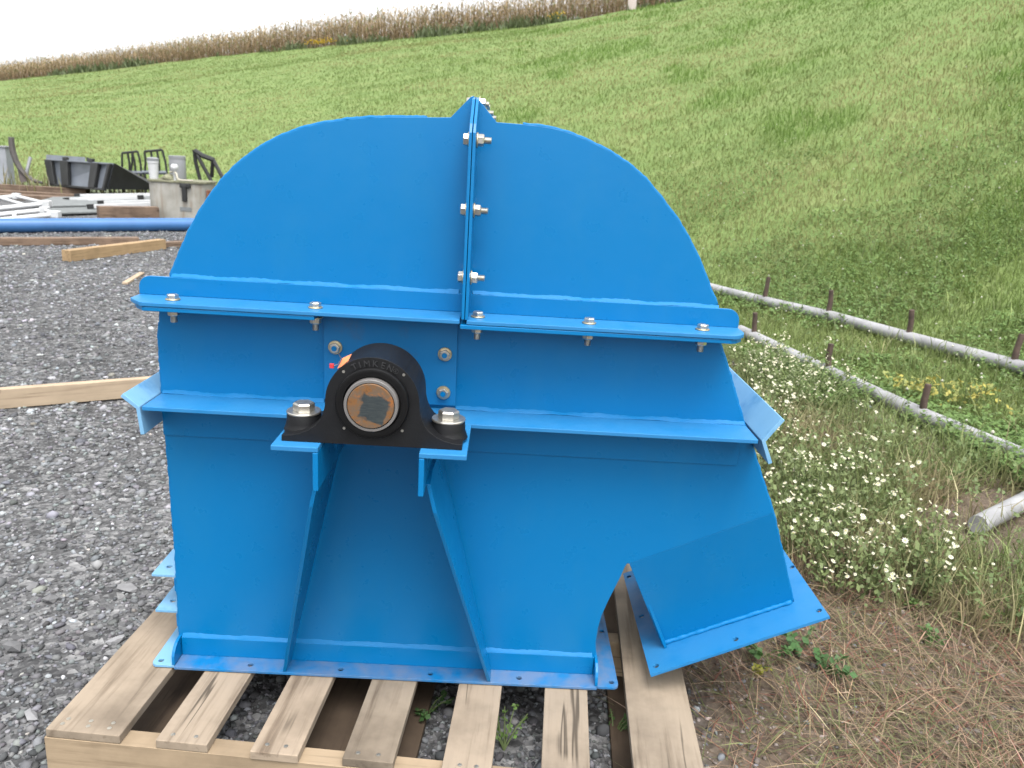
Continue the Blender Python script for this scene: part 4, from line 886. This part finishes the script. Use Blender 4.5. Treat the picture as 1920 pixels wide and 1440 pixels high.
# ------------------------------------------------------------------ pipes lying in the weeds
def lying_pipe(name, label, pts, stubs, r=0.03, sr=0.017, sh=0.13, ext=None):
    P = [att(px, py, r*1.15) for px, py in pts]
    P = [Vector((p.x, p.y, float(gz(p.x, p.y))+r*1.15)) for p in P]
    if ext: P = ([P[0] + (P[0]-P[1]).normalized()*ext[0]] if ext[0] else []) + P + ([P[-1] + (P[-1]-P[-2]).normalized()*ext[1]] if ext[1] else [])
    for q_ in P: q_.z = float(gz(q_.x, q_.y)) + r*1.45
    root = empty(name, P[0]); tag(root, label, 'pipe', 'grey pipes with upright stubs lying in the weeds')
    m = MB().tube([p-P[0] for p in P], r, 14); m.build('pipe_body', M['galv_pipe'], root, smooth=40)
    for (bx, by), hpx in stubs:
        # nearest point of the pipe to the stub's foot
        b_ = att(bx, by, r*1.15); best = None
        for a, c in zip(P[:-1], P[1:]):
            t = max(0, min(1, (b_-a).dot(c-a)/(c-a).length_squared)); q_ = a.lerp(c, t)
            if best is None or (q_-b_).length < (best-b_).length: best = q_
        o = best-P[0]; m = MB().tube([o+Vector((0, 0, r*0.5)), o+Vector((random.uniform(-.01, .01), 0, hpx*0.5)), o+Vector((random.uniform(-.015, .015), 0, hpx))], [sr*1.1, sr, sr*0.95], 10)
        m.build('stub', M['stub'], root, smooth=50)
lying_pipe('galvanised_pipe', 'grey pipe with dark upright stubs at the foot of the mown grass', [(1355, 548), (1460, 574), (1560, 597), (1710, 638), (1905, 690)], [((1440, 566), 0.21), ((1560, 592), 0.20), ((1710, 634), 0.195), ((1907, 686), 0.195)], r=0.042, sr=0.019, ext=(0.3, 1.5))
lying_pipe('galvanised_pipe', 'grey pipe with rusty stubs half hidden in weeds behind the asters', [(1405, 630), (1560, 704), (1740, 788), (1920, 862)], [((1420, 634), 0.17), ((1563, 700), 0.17), ((1740, 782), 0.16)], r=0.038, sr=0.017, ext=(0.15, 0.9))
lying_pipe('galvanised_pipe', 'short end of a plain grey pipe lying on the dry straw', [(1832, 990), (1920, 945)], [], r=0.034, ext=(0, 1.0))

# ------------------------------------------------------------------ lumber and pipes on the gravel
def beam(name, label, a, b, h, w, mat, cat='timber', z0=None, roll=0.0, group=None, bevel=0.004):
    a = Vector((a.x, a.y, 0)); b = Vector((b.x, b.y, 0)); d = b-a; ln = d.length; ang = math.atan2(d.y, d.x)
    zz = float(gz((a.x+b.x)/2, (a.y+b.y)/2)) if z0 is None else z0
    o = MB().box(0, ln, 0, w, 0, h).build(name, mat, None, bevel, loc=(a.x, a.y, zz+0.002)); o.rotation_euler = (roll, 0, ang)
    return tag(o, label, cat, group)
A_, B_ = atz(0, 769), atz(265, 746); d_ = (B_-A_).normalized()
beam('wooden_plank', 'pale plank on edge lying across the gravel beside the machine', A_-d_*1.3, B_+d_*0.75, 0.088, 0.042, M['plank'], 'plank', bevel=0.003)
A_, B_ = atz(133, 491), atz(312, 467)
beam('timber_post', 'pale square timber with an orange cut end in front of the blue pipe', A_, B_, 0.105, 0.10, M['tan'])
A_, B_ = atz(0, 461), atz(262, 459); d_ = (B_-A_).normalized()
beam('timber_post', 'long grey-brown timber along the near side of the blue pipe', A_-d_*2, B_, 0.075, 0.13, M['brown'])
A_, B_ = atz(285, 466), atz(345, 463); d_ = (B_-A_).normalized()
beam('timber_post', 'short brown timber running behind the blue housing from the pale timber', A_, B_+d_*0.9, 0.055, 0.12, M['brown'])
A_, B_ = atz(240, 533), atz(266, 517); d_ = (B_-A_).normalized()
beam('wood_offcut', 'small tan board offcut on gravel behind the upper flange end', A_, B_+d_*0.1, 0.02, 0.045, M['plank'], 'board')
A_, B_ = atz(0, 437), atz(360, 433); d_ = (B_-A_).normalized()
pa, pb = A_-d_*3, B_+d_*1.2
pr = 0.082; pipe = MB().tube([Vector((0, 0, pr)), Vector((pb.x-pa.x, pb.y-pa.y, pr+float(gz(pb.x, pb.y)-gz(pa.x, pa.y))))], pr, 28).build('blue_pipe', M['bluepipe'], None, smooth=40, loc=(pa.x, pa.y, float(gz(pa.x, pa.y))+0.003))
tag(pipe, 'long blue plastic pipe lying across the gravel yard', 'pipe')
# heavy brown beam beside the tank
A_, B_ = atz(188, 416), atz(300, 416); beam('timber_beam', 'thick brown beam lying on gravel beside the grey tank', A_, B_, 0.20, 0.19, M['brown'])
# stack of old timbers under the loader bucket
for i, (pxa, pya, pxb, pyb, yy, lab) in enumerate(((-90, 377, 118, 369, 12.2, 'lowest brown timber of the old stack left of the bucket'), (-90, 363, 205, 358, 12.6, 'middle brown timber of the old stack under the bucket'), (-90, 350, 160, 346, 13.1, 'top rear brown timber of the old stack under the bucket'))):
    a, b = aty(pxa, pya, yy), aty(pxb, pyb, yy+0.2); zt = (a.z+b.z)/2
    z0 = float(gz(a.x, a.y)) if i == 0 else None
    hh = 0.12
    beam('old_timber', lab, a, b, hh if i else max(0.08, zt-G), 0.18 if i else 0.30, M['brown'], 'timber', z0=(zt-hh if i else None), group='old timbers under the bucket')
for i in range(2):     # blocks that carry the stack
    a = aty(20+i*120, 366, 12.75); beam('timber_block', ('brown timber block carrying the outer end of the old timber stack', 'brown timber block carrying the old timber stack below the bucket')[i], a, a+Vector((0.25, 0, 0)), max(0.05, aty(20, 363, 12.6).z-0.125-G), 0.5, M['brown'], 'timber', group='blocks under the stack')

# white tube gates
def gate(label, rails, links, r=0.032):
    P = [(aty(*a), aty(*b)) for a, b in rails]; o = Vector((P[0][0].x, P[0][0].y, G)); root = empty('white_gate', o); tag(root, label, 'gate', 'white tube gates lying on the gravel')
    for a, b in P: MB().tube([a-o, b-o], r, 12).build('rail', M['white'], root, smooth=40)
    for i, j, u, v in links:
        a = P[i][0].lerp(P[i][1], u)-o; b = P[j][0].lerp(P[j][1], v)-o; MB().tube([a, b], r*0.8, 10).build('cross_bar', M['white'], root, smooth=40)
    for a, b in P:
        q_ = b-o; MB().box(q_.x-0.05, q_.x+0.05, q_.y-0.05, q_.y+0.05, q_.z-0.045, q_.z+0.045).build('corner_sleeve', M['white'], root, 0.012)
gate('white tube gate leaning on top of another white gate', [((-70, 379, 10.7), (31, 368, 11.0)), ((-70, 398, 9.3), (88, 382, 9.7))], [(0, 1, 1, 1), (0, 1, 0.6, 0.35), (0, 1, 0.25, 0.1), (0, 1, 0.7, 0.75)])
gate('white tube gate lying flat on the gravel under another gate', [((-70, 410, 9.0), (84, 394, 9.35)), ((-70, 420, 8.7), (105, 402, 9.0))], [(0, 1, 1, 1), (0, 1, 0.62, 0.55), (0, 1, 0.3, 0.2)])
# corrugated sheets with white posts on them
for i, (pl, lab) in enumerate(((((40, 386), (300, 380), (300, 367), (100, 370)), 'grey ribbed metal sheet under the white posts'), (((95, 398), (300, 392), (300, 383), (60, 390)), 'lower grey ribbed metal sheet in front of the white posts'))):
    zz = -0.02 - 0.05*i; c = [atz(px, py, zz) for px, py in pl]; o = Vector((c[0].x, c[0].y, zz)); m = MB(); n = 24; vs = []; fs = []
    for j in range(n+1):
        a = c[0].lerp(c[3], j/n)-o; b = c[1].lerp(c[2], j/n)-o; h = 0.012*(1 if j % 2 else -1); vs += [a+Vector((0, 0, h)), b+Vector((0, 0, h)), a+Vector((0, 0, h-0.02)), b+Vector((0, 0, h-0.02))]
    for j in range(n): k = j*4; fs += [(k, k+1, k+5, k+4), (k+2, k+6, k+7, k+3), (k, k+4, k+6, k+2), (k+1, k+3, k+7, k+5)]
    fs += [(0, 2, 3, 1), (n*4, n*4+1, n*4+3, n*4+2)]
    tag(m.add(vs, fs).build('metal_sheet', M['galv'], None, loc=o), lab, 'sheet', 'metal sheets on the ground')
    cc = (c[0]+c[1]+c[2]+c[3])/4; beam('timber_block', ('low wooden bearer under the upper metal sheet', 'low wooden bearer under the lower front metal sheet')[i], Vector((cc.x-0.5, cc.y-0.15, 0)), Vector((cc.x+0.5, cc.y-0.15, 0)), max(0.03, zz-0.036-G), 0.1, M['brown'], 'timber', group='bearers under the sheets')
for i, (a, b, lab) in enumerate((((147, 367, 12.3), (310, 364.5, 12.6), 'rearmost white square post on the metal sheets'), ((127, 374.5, 11.6), (262, 370, 11.9), 'white square post with black caps at both ends on the sheets'), ((191, 380, 11.2), (310, 377.5, 11.5), 'third white square post on the metal sheets, black capped end'), ((172, 387, 10.7), (310, 382, 11.0), 'white square post nearest the brown beam on the metal sheets'))):
    a, b = aty(*a), aty(*b); root = empty('white_post', a); tag(root, lab, 'post', 'white posts with black caps'); d = b-a; ln = d.length
    root.rotation_euler = d.to_track_quat('X', 'Z').to_euler()
    MB().box(0.03, ln-0.03, -0.027, 0.027, -0.027, 0.027).build('post_tube', M['white'], root, 0.003)
    for e0, e1 in ((-0.06, 0.032), (ln-0.032, ln+0.06)): MB().box(e0, e1, -0.034, 0.034, -0.034, 0.034).build('end_cap', M['black'], root, 0.003)

# grey tank with debris on its lid
T0 = aty(276, 410, 10.3); T1 = aty(384, 410, 10.3); TW = T1.x-T0.x; TZ = aty(300, 337, 10.3).z
tank = empty('grey_tank', ((T0.x+T1.x)/2, 10.3, G)); tag(tank, 'grimy grey steel tank standing in the yard behind the blue pipe', 'tank')
hw, dp, rr = TW/2, 0.62, 0.17
def rrect(w, d0, d1, r, n=6): return arc(w-r, d0+r, r, -90, 0, n) + arc(w-r, d1-r, r, 0, 90, n) + arc(-w+r, d1-r, r, 90, 180, n) + arc(-w+r, d0+r, r, 180, 270, n)
TH_ = TZ-G
MB().prism(rrect(hw, 0, dp, rr), XY, 0.04, TH_-0.03).build('tank_body', M['tank'], tank, 0.006, smooth=30)
MB().prism(rrect(hw+0.012, -0.012, dp+0.012, rr), XY, 0.0, 0.04).build('base_rim', M['tank'], tank, 0.004)
lid = MB().prism(rrect(hw+0.018, -0.018, dp+0.018, rr), XY, TH_-0.03, TH_).build('lid', M['moss'], tank, 0.006)
MB().box(hw*0.28, hw*0.44, -0.05, 0.0, TH_-0.28, TH_-0.05).build('latch', M['black'], tank, 0.01)
MB().box(hw*0.22, hw*0.58, -0.045, 0.0, TH_-0.09, TH_-0.03).build('hinge', M['black'], tank, 0.01)
MB().box(hw*0.16, hw*0.56, -0.006, 0.0, TH_*0.27, TH_*0.37).build('label_plate', M['galv'], tank, 0.001)
for k in range(3): MB().box(hw*0.20, hw*(0.34+0.05*k), -0.0075, -0.006, TH_*(0.295+0.022*k), TH_*(0.302+0.022*k)).build('label_line', M['greydrum'], tank)
MB().box(hw+0.0, hw+0.03, 0.1, 0.2, TH_*0.35, TH_*0.8).build('side_bracket', M['rust'], tank, 0.006)
def ytube(name, label, cat, pts, r, mat, seg=8): 
    P = [aty(*p) for p in pts]; o = P[0].copy(); return tag(MB().tube([p-o for p in P], r, seg).build(name, mat, None, smooth=50, loc=o), label, cat)
bx = aty(288, 322, 10.5); bk = empty('white_pail', (bx.x, 10.5, TZ)); tag(bk, 'small dirty white pail standing on the grey tank', 'pail')
hh = aty(288, 299, 10.5).z-TZ; MB().lathe([(0.060, 0), (0.072, hh*0.8), (0.078, hh*0.82), (0.078, hh)], lambda a, b, h: (a, b, h), 20).build('pail_body', M['white'], bk, smooth=35)
MB().lathe([(0.080, hh-0.02), (0.082, hh+0.015), (0.05, hh+0.03)], lambda a, b, h: (a, b, h), 20).build('pail_lid', M['greydrum'], bk, smooth=35)
dx = aty(334, 332, 10.75); dr = empty('grey_drum', (dx.x, 10.75, TZ)); tag(dr, 'smooth grey cylindrical drum standing on the tank lid', 'drum')
hh = aty(334, 292, 10.75).z-TZ; rd_ = 14/1510*12.3
MB().lathe([(rd_*0.97, 0), (rd_, 0.02), (rd_, hh-0.05), (rd_*0.985, hh-0.045)], lambda a, b, h: (a, b, h), 28).build('drum_body', M['greydrum'], dr, smooth=35)
MB().lathe([(rd_*1.03, hh-0.044), (rd_*1.03, hh-0.004), (rd_*0.95, hh)], lambda a, b, h: (a, b, h), 28).build('drum_lid', M['greydrum'], dr, smooth=35)
hs_ = [aty(318, 323, 10.42), aty(326, 321, 10.4), aty(331, 326, 10.36), aty(333, 335, 10.33), aty(338, 340, 10.30), aty(352, 341.5, 10.29), aty(362, 339, 10.32)]
for q_ in hs_: q_.z = max(q_.z, TZ+0.012)
o = hs_[0].copy(); tag(MB().tube([p-o for p in hs_], 0.012, 8).build('pale_hose', M['rope'], None, smooth=60, loc=o), 'pale bent hose draped over the tank lid', 'hose')
p = aty(327, 313, 10.40)-Vector(tank.location); MB().lathe([(0.02, TH_-p.z+0.0), (0.022, -0.05), (0.05, -0.03), (0.052, 0.015), (0.03, 0.04)], lambda a, b, h: (a, b, h), 14).build('filler_cap', M['white'], tank, smooth=60, loc=p)
def blob(name, label, cat, c, s, mat, seed, sub=3, amp=0.35):
    bm = bmesh.new(); bmesh.ops.create_icosphere(bm, subdivisions=sub, radius=1.0); r_ = random.Random(seed); dirs = [(Vector((r_.gauss(0, 1), r_.gauss(0, 1), r_.gauss(0, 1))).normalized(), r_.uniform(2, 5), r_.uniform(0, 6)) for _ in range(9)]
    for v in bm.verts:
        k = 1 + amp*sum(math.sin(v.co.dot(d)*f+p_) for d, f, p_ in dirs)/9*2.0; v.co = Vector((v.co.x*s[0]*k, v.co.y*s[1]*k, max(v.co.z, -0.15)*s[2]*k))
    me = bpy.data.meshes.new(name); bm.to_mesh(me); bm.free(); me.materials.append(mat); o = bpy.data.objects.new(name, me); COL.objects.link(o); o.location = c; return tag(o, label, cat)
tp = aty(322, 334, 10.5); blob('debris_heap', 'mossy heap of debris on the tank lid between pail and drum', 'debris', (tp.x-0.04, 10.46, TZ+0.01), (0.13, 0.09, 0.06), M['moss'], 3)
p = aty(394, 380, 11.4); blob('blue_tarp', 'crumpled light blue tarp on the ground beside the tank', 'tarp', (p.x+0.06, 11.4, float(gz(p.x, 11.4))+0.03), (0.26, 0.22, 0.26), M['tarp'], 5, 3, 0.5)
p = aty(405, 362, 13.3); blob('rusty_scrap', 'low heap of rusty scrap under the black folded frame', 'scrap', (p.x, 13.3, float(gz(p.x, 13.3))+0.02), (0.42, 0.3, 0.30), M['rust'], 8, 3, 0.6)

# loader bucket seen from behind
BLt, BRt, BRb, BLb = aty(90, 298, 13.75), aty(213, 306, 12.65), aty(201, 355, 12.6), aty(99, 346, 13.65)
o = Vector((BRb.x, BRb.y, BRb.z)); bucket = empty('loader_bucket', o); tag(bucket, 'black and grey loader bucket tipped on the old timber stack', 'bucket')
nb = (BRt-BLt).cross(BLb-BLt).normalized(); nb = nb if nb.y < 0 else -nb
def bq(u, v, off=0.0):      # point on the bucket back: u left-right, v bottom-top
    return BLb.lerp(BRb, u).lerp(BLt.lerp(BRt, u), v) + nb*off - o
def slab(u0, u1, v0, v1, o0, o1): 
    return MB().add([bq(u0, v0, o0), bq(u1, v0, o0), bq(u1, v1, o0), bq(u0, v1, o0), bq(u0, v0, o1), bq(u1, v0, o1), bq(u1, v1, o1), bq(u0, v1, o1)], [(0, 1, 2, 3), (4, 7, 6, 5), (0, 4, 5, 1), (1, 5, 6, 2), (2, 6, 7, 3), (3, 7, 4, 0)])
slab(0.0, 1.0, 0.0, 1.0, -0.03, 0.0).build('back_plate', M['greybk'], bucket, 0.006)
for u0, u1 in ((-0.01, 0.10), (0.24, 0.36), (0.72, 0.83), (0.965, 1.0)): slab(u0, u1, 0.0, 0.97, 0.002, 0.07).build('back_rib', M['black'], bucket, 0.012)
slab(0.02, 0.98, 0.93, 1.0, 0.001, 0.05).build('top_rail', M['greybk'], bucket, 0.01)
slab(0.0, 1.0, -0.06, 0.03, 0.001, 0.06).build('bottom_rail', M['black'], bucket, 0.01)
for u in (0.31, 0.70): slab(u-0.03, u+0.03, 0.98, 1.12, 0.0, 0.06).build('hinge_lug', M['black'], bucket, 0.01)
tips = [aty(276, 337, 13.9)-o, aty(300, 356, 13.8)-o]; tl = [p+(BLt-BRt) for p in tips]
def tri_plate(pts, t): 
    k = len(pts); d = (BRt-BLt).normalized()*t; return MB().add(list(pts)+[p+d for p in pts], [tuple(range(k)), tuple(range(2*k-1, k-1, -1))] + [(i, (i+1) % k, (i+1) % k+k, i+k) for i in range(k)])
tri_plate([bq(1, 0), bq(1, 1), tips[0], tips[1]], 0.03).build('side_plate', M['black'], bucket)
tri_plate([bq(0, 0), bq(0, 1), tl[0], tl[1]], 0.03).build('side_plate', M['black'], bucket)
MB().add([bq(0, 0, -0.03), bq(1, 0, -0.03), tips[1], tl[1], bq(0, 0.03, -0.03), bq(1, 0.03, -0.03), tips[1]+Vector((0, 0, 0.03)), tl[1]+Vector((0, 0, 0.03))], [(0, 1, 2, 3), (4, 7, 6, 5), (0, 4, 5, 1), (1, 5, 6, 2), (2, 6, 7, 3), (3, 7, 4, 0)]).build('floor_plate', M['black'], bucket)
q1, q2, q3, q4 = aty(87, 290, 14.3)-o, aty(157, 294.5, 13.7)-o, aty(157, 304, 13.65)-o, aty(85, 312, 14.2)-o
tri_plate([q1, q2, q3, q4], 0.05).build('top_shield', M['greybk'], bucket)
q5, q6 = aty(176, 303, 13.6)-o, aty(160, 306, 13.4)-o
tri_plate([q2+Vector((0.05, 0, 0)), q5, q6, q3+Vector((0.05, 0, 0))], 0.04).build('shield_end', M['black'], bucket)

# curved steel blade, cabinet, tine racks, folded frame
P = [aty(px, py, 13.9) for px, py in ((21, 257), (21.5, 268), (24, 284), (30, 302), (39, 318), (52, 332), (66, 339.5), (80, 343))]; o = Vector((P[4].x, 13.9, float(gz(P[4].x, 13.9))))
cb = empty('curved_blade', o); tag(cb, 'dark curved steel blade rising out of the timber stack', 'blade')
bt = MB().tube([p-o for p in P], [0.05, 0.052, 0.055, 0.052, 0.048, 0.042, 0.034, 0.02], 8)
bt.build('blade_strip', simple('dull_steel', (0.10, 0.09, 0.085), 0.6, 0.2, 0.3, 5), cb)
q_ = [aty(px, py, 13.92)-o for px, py in ((29, 303), (37, 316), (52, 340), (38, 342))]; tri_plate(q_, 0.03).build('support_leg', simple('leg_steel', (0.17, 0.14, 0.135), 0.7), cb)
MB().tube([aty(57, 295, 14.1)-o, aty(51, 318, 14.0)-o, aty(48, 335, 13.95)-o], 0.03, 8).build('stay', M['greydrum'], cb)
a, b = aty(-70, 324, 14.2), aty(9, 274, 14.2); zg = float(gz(b.x, 14.2))
cbn = empty('grey_cabinet', (a.x, 14.2, zg)); tag(cbn, 'pale grey metal cabinet beside the curved steel blade', 'cabinet')
MB().box(0, b.x-a.x, 0, 0.22, 0.0, b.z-zg-0.03).build('cabinet_body', simple('pale_grey_enamel', (0.35, 0.37, 0.40), 0.5, 0, 0.15, 3), cbn, 0.01)
MB().box(-0.02, b.x-a.x+0.02, -0.02, 0.24, b.z-zg-0.03, b.z-zg).build('cabinet_top', M['greydrum'], cbn, 0.008)
def yroot(name, label, cat, group, px, py, y): 
    p = aty(px, py, y); r_ = empty(name, (p.x, y, float(gz(p.x, y)))); tag(r_, label, cat, group); return r_
def bars(root, segs, r, mat, name, sq=False):
    o = Vector(root.location)
    for pts in segs: MB().tube([aty(*p)-o for p in pts], r, 8).build(name, mat, root, smooth=40)
for lab, top, legs, yy in (('black hoop rack with five tines behind the loader bucket', ((229, 287), (258, 284)), (((229, 287), (226, 330)), ((239, 286), (243, 322)), ((248, 285), (245, 322)), ((248, 285), (254, 322)), ((258, 284), (265, 322))), 14.6),
                          ('black hoop rack standing behind the white pail', ((271, 284), (304, 281)), (((271, 284), (272, 325)), ((283, 283), (286, 322)), ((294, 282), (299, 322)), ((304, 281), (313, 325))), 14.3)):
    rk = yroot('tine_rack', lab, 'rack', 'black racks behind the tank', (top[0][0]+top[1][0])/2, 330, yy); o = Vector(rk.location)
    bars(rk, [((top[0][0], top[0][1], yy), (top[1][0], top[1][1], yy))], 0.022, M['black'], 'top_bar')
    bars(rk, [((l[0][0], l[0][1], yy), ((l[0][0]+l[1][0])/2+1.5, (l[0][1]+l[1][1])/2, yy), (l[1][0], l[1][1], yy)) for l in legs], 0.021, M['black'], 'tine')
    bars(rk, [((top[0][0]-4, 323, yy), (top[1][0]+9, 324, yy))], 0.035, M['greybk'], 'base_bar')
    for px in (top[0][0], top[1][0]+6):
        p = aty(px, 324, yy)-o; MB().tube([p, Vector((p.x, p.y, -0.02))], 0.03, 8).build('leg', M['black'], rk)
ff = yroot('folded_frame', 'black folded steel arm frame standing behind the grey tank', 'frame', None, 390, 350, 13.4)
bars(ff, [((364, 281, 13.4), (367, 305, 13.4), (376, 340, 13.4)), ((370, 291, 13.3), (402, 350, 13.3)), ((399, 302, 13.3), (397, 332, 13.35)), ((400, 300, 13.3), (424, 346, 13.2))], 0.034, M['black'], 'arm')
bars(ff, [((366, 283, 13.35), (380, 292, 13.3), (401, 300, 13.3))], 0.045, M['black'], 'crossbar')
o = Vector(ff.location)
for px, py in ((376, 340), (402, 350), (424, 346)):
    p = aty(px, py, 13.35)-o; MB().tube([p, Vector((p.x, p.y, -0.02))], 0.034, 8).build('foot', M['black'], ff)

# weeds along the far side of the yard
x, y, r = polar(9000, 14.5, 21, -34, -6, 1.0); k = rng.random(len(x)) < np.clip(0.35+1.6*(fbm(x*0.9, y*0.9, 101)-0.5), 0.0, 1)*np.clip(1-np.abs(r-np.interp(polar_of(x, y)[1], PH, GRSR)+0.2)/1.6, 0, 1); x, y = x[k], y[k]; n = len(x)
cw = np.array([0.19, 0.185, 0.075])*rng.lognormal(0, 0.25, n)[:, None]; t_ = rng.random(n) < 0.35; cw[t_] = np.array([0.34, 0.29, 0.16]); t_ = rng.random(n) < 0.10; cw[t_] = (0.5, 0.47, 0.36)
fw = blades(x, y, rng.uniform(0.15, 0.55, n), 0.022*np.ones(n), rng.uniform(0.05, 0.6, n), cw)
tag(array_mesh('yard_edge_weeds', *fw[:2], M['leaf'], fw[2]), 'pale dry weeds along the far edge of the gravel yard', 'weeds', kind='stuff')

# single larger stones on the gravel
for i, (px, py, s_, lab) in enumerate(((238, 1108, 0.030, 'large pale grey angular stone on gravel beside the lower flange ear'), (95, 1128, 0.024, 'blocky grey stone on the gravel between two flat stones'), (25, 1215, 0.034, 'flat grey stone low in the gravel away from the pallet'), (218, 1202, 0.022, 'pale split stone lying close to the pallet edge'), (62, 1105, 0.021, 'rounded mid-grey stone near the blocky grey stone'), (60, 1345, 0.024, 'light grey wedge stone near the pallet corner'))):
    p = atz(px, py); v, f = STONES[i % 8]; me = bpy.data.meshes.new('loose_stone'); me.from_pydata([tuple(a*np.array([1.4, 0.9, 0.6])*s_*0.8) for a in v], [], [tuple(map(int, q_)) for q_ in f])
    g0 = (0.24, 0.16, 0.15, 0.32, 0.17, 0.27)[i]; me.materials.append(simple('stone_%d' % i, (g0, g0, g0*1.03), 0.85, 0, 0.2, 30, 0.3)); ob = bpy.data.objects.new('loose_stone', me); COL.objects.link(ob)
    ob.location = (p.x, p.y, float(gz(p.x, p.y))+s_*0.25); ob.rotation_euler = (0.1, 0.2, i*1.1+0.3); tag(ob, lab, 'stone', 'loose stones on the gravel')
